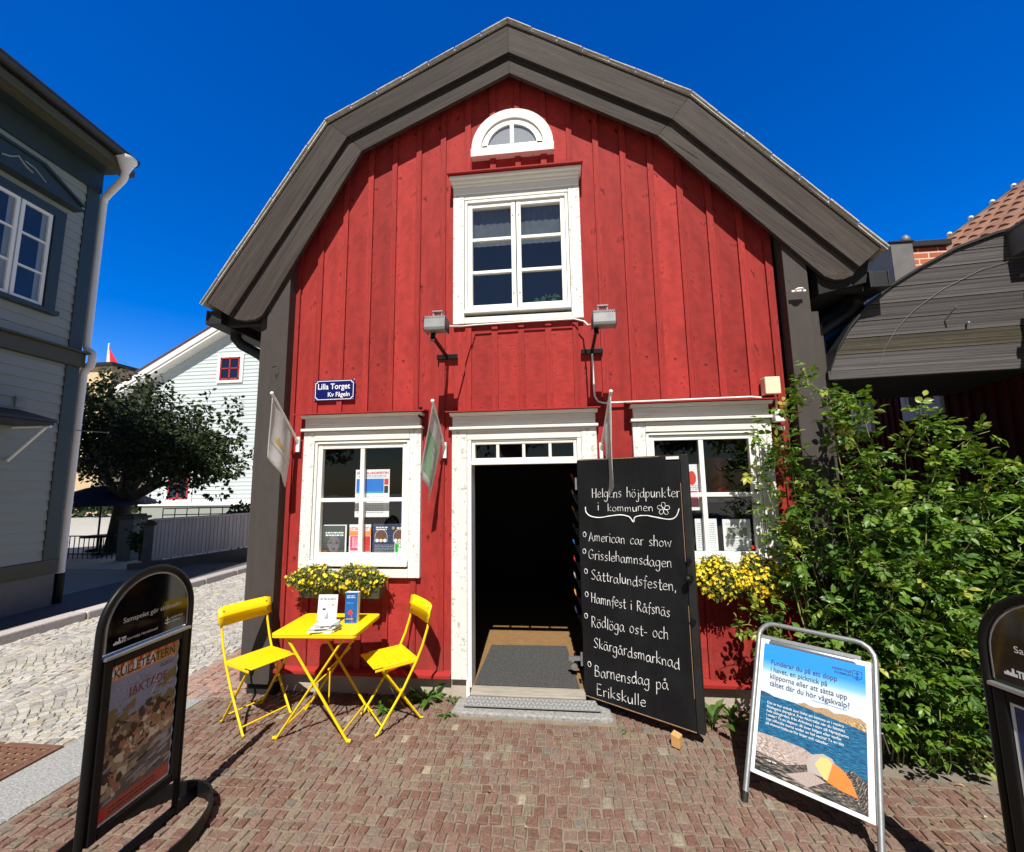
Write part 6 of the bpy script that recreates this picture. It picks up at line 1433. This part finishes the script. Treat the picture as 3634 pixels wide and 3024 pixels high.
b = MB(); SC.box(b, -.01, END, 2.585, 2.661, -.03, .022); b.build('bottom_rail', 'grey_wood', GC, bevel=.004)
b = MB(); ring = [(u, v) for u, v in ARC]+[(END-u, v) for u, v in reversed(ARC)]
for (a, p), (c, q) in zip(ring, ring[1:]):
    b.prism([SC.P(a, p+.002, .022), SC.P(c, q+.002, .022), SC.P(c, q+.022, .022), SC.P(a, p+.022, .022)], -nC*1.3)
b.build('roof_skin', 'tin', GC)
b = MB(); SC.quad(b, .02, END, 0, 0, 0) if False else None; b.prism([SC.P(.05, 2.60, -.06), SC.P(END, 2.60, -.06), SC.P(END, 2.60, -1.25), SC.P(.05, 2.60, -1.25)], (0, 0, .03)); b.build('soffit', 'dark', GC)
b = MB(); P_ = [SC.P(u, v, .008) for u, v in ((.36, 2.66), (.42, 2.82), (.52, 2.98), (.66, 3.13), (.88, 3.29), (1.15, 3.42), (1.45, 3.49), (1.8, 3.50))]; b.tube(P_, .0020, 5); b.build('cable', 'tingrey', GC)
b = MB(); b.tube([SC.P(.86, 3.02, .0), SC.P(.885, 3.10, .10)], .006, 6); b.tube([SC.P(1.0, 2.98, .0), SC.P(1.0, 2.985, .03)], .008, 6); b.tube([SC.P(1.40, 3.33, .0), SC.P(1.40, 3.335, .02)], .014, 8); b.build('nail', 'zinc', GC)
b = MB(); SC.box(b, 1.36, 1.9, 3.50, 3.70, -.1, .16); b.prism([SC.P(1.34, 3.702, .18), SC.P(1.92, 3.702, .18), SC.P(1.92, 3.722, .18), SC.P(1.34, 3.722, .18)], -nC*.3); b.build('lantern_box', 'tingrey', GC)
b = MB(); b.box(2.17, 2.33, 3.86, 3.98, 0, 3.10); b.box(2.17, 2.42, 3.98, 4.05, 2.50, 2.98); b.build('side_post', 'post', GC)
b = MB(); SC.box(b, END-.15, END, 0, 2.58, -.2, -.05); b.build('far_post', 'post', GC)
# red building along the passage
RBD = thing('passage_house', 'dark red boarded building with white framed windows in the shaded passage', 'house', (4.25, 5.44, 0))
uR = Vector((.2537, .9673, 0)); nR = Vector((-.9673, .2537, 0)); SR = Sheet((4.25, 5.44, 0), uR, (0, 0, 1), nR)
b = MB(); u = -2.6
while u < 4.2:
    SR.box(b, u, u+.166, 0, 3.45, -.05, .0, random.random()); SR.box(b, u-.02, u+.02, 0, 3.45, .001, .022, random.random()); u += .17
b.box(3.0, 3.05, 6.9, 6.95, 0, .1); SR.box(b, -2.6, 4.2, 0, 3.45, -4.0, -.06); b.build('wall', 'red_shade', RBD)
for u0, u1, z0, z1 in ((-.52, .30, 2.44, 3.3), (1.23, 1.90, 2.42, 3.24)):
    b = MB(); s = .10; SR.box(b, u0, u0+s, z0, z1, .0, .05); SR.box(b, u1-s, u1, z0, z1, .0, .05); SR.box(b, u0+s, u1-s, z0, z0+s, .0, .05); SR.box(b, u0+s, u1-s, z1-s, z1, .0, .05); w_ = b.build('window', 'white_old', RBD)
    b = MB(); a0, a1, c0, c1 = u0+s+.002, u1-s-.002, z0+s+.002, z1-s-.002; q = .035; SR.box(b, a0, a0+q, c0, c1, .0, .035); SR.box(b, a1-q, a1, c0, c1, .0, .035); SR.box(b, (a0+a1)/2-.02, (a0+a1)/2+.02, c0, c1, .0, .035); SR.box(b, a0, a1, c0, c0+q, .0, .034); b.build('sash', 'white', w_)
    b = MB(); SR.quad(b, a0, a1, c0, c1, .024); b.build('pane', mat('blue_reflecting_pane', (.01, .015, .02), .03, spec=1.0), w_)
b = MB(); b.box(1.9, 9, 9.9, 10.0, 0, 3.4); b.build('end_wall', 'dark', RBD)
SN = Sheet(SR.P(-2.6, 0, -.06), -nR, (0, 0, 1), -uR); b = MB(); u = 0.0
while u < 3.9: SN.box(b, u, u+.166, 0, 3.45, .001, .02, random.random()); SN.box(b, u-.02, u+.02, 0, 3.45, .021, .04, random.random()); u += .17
b.build('gable_boards', 'red_shade', RBD)
# tiled roof
roofm, t, p, o = nodes('clay_pantiles')
sxn = t.nodes.new('ShaderNodeSeparateColor'); t.links.new(tintnode(t), sxn.inputs[0])
c = ramp(t, sxn.outputs[0], [(0, (.16, .055, .03)), (.4, (.27, .10, .055)), (.75, (.33, .14, .08)), (1, (.20, .12, .085))]); c = mixc(t, noise(t, coords(t), 22, 4), c, (.17, .10, .07)); t.links.new(c, p.inputs[0]); setp(p, Roughness=.85)
F0 = Vector((4.30, 7.0, 4.02)); F1 = Vector((8.9, 7.0, 7.36)); down = (F1-F0); Ld = down.length; down.normalize(); near = Vector((.10, -1.0, 0)); near.normalize(); nr = down.cross(near); nr = nr if nr.z > 0 else -nr
b = MB(); rowsn = int(Ld/.36); cols = 17
for i in range(rowsn):
    for j in range(cols):
        o_ = F0+down*(i*.36)+near*(j*.205)+nr*.02; n = 5; vs = []
        for e, lift_ in ((0, .028), (.40, .0)):
            for k in range(n+1): tt = k/n; vs.append(o_+down*e+near*(.215*tt)+nr*(lift_+.030*math.sin(tt*math.pi*2)*.9)+Vector((0, 0, 0)))
        for k in range(n+1): tt = k/n; vs.append(o_+near*(.215*tt)+nr*(.028-.022+.030*math.sin(tt*math.pi*2)*.9))
        m = n+1; fs = [(k, k+1, m+k+1, m+k) for k in range(n)]+[(2*m+k, 2*m+k+1, k+1, k) for k in range(n)]; b.add(vs, fs, None, random.random(), False)
b.build('roof_tiles', roofm, RBD)
b = MB(); b.prism([F0-nr*.02, F1-nr*.02, F1+near*3.6-nr*.02, F0+near*3.6-nr*.02], -nr*.05); b.build('roof_deck', 'tin', RBD)
q0_, q1_ = F0+near*3.2, F1+near*3.2; b = MB(); b.prism([q0_-Vector((0, 0, .12)), q1_-Vector((0, 0, .12)), Vector((q1_.x, q1_.y, 3.46)), Vector((q0_.x, q0_.y, 3.46))], (0, .15, 0)); b.build('gable', 'red_shade', RBD)
b = MB(); b.tube([F0-near*.04+nr*.05, F1-near*.04+nr*.05], .03, 6)
b.build('verge', 'tin', RBD); b = MB()
for k in range(1, 13): q = F0+down*(k*.42)-near*.05+nr*.09; b.lathe(q, [(.001, .035), (.03, .015), (.033, -.015), (.001, -.03)], 8)
b.build('verge_clip', 'roofw', RBD)
CH1 = thing('brick_chimney', 'red brick chimney with a dark metal cap behind the canopy', 'chimney', (5.1, 6.3, 3.6)); b = MB(); b.box(4.90, 5.33, 6.05, 6.5, 3.6, 4.86); b.build('stack', 'brick', CH1); b = MB(); b.box(4.86, 5.37, 6.0, 6.55, 4.865, 4.95); b.build('cap', 'tin', CH1, bevel=.01); b = MB(); b.tube([(5.0, 6.25, 4.95), (5.0, 6.25, 5.03)], .025, 8); b.lathe((5.0, 6.25, 5.03), [(.025, 0), (.05, .02), (.055, .08), (.035, .12), (.01, .14)], 10); b.build('cowl', 'tingrey', CH1)
CH2 = thing('clad_chimney', 'grey sheet metal clad chimney beside the brick chimney', 'chimney', (4.7, 6.2, 3.6)); b = MB(); b.box(4.59, 4.86, 5.98, 6.5, 3.6, 4.92); b.build('cladding', 'tingrey', CH2); b = MB(); b.box(4.57, 4.88, 5.96, 6.52, 4.925, 4.945); b.build('cap', 'tin', CH2)
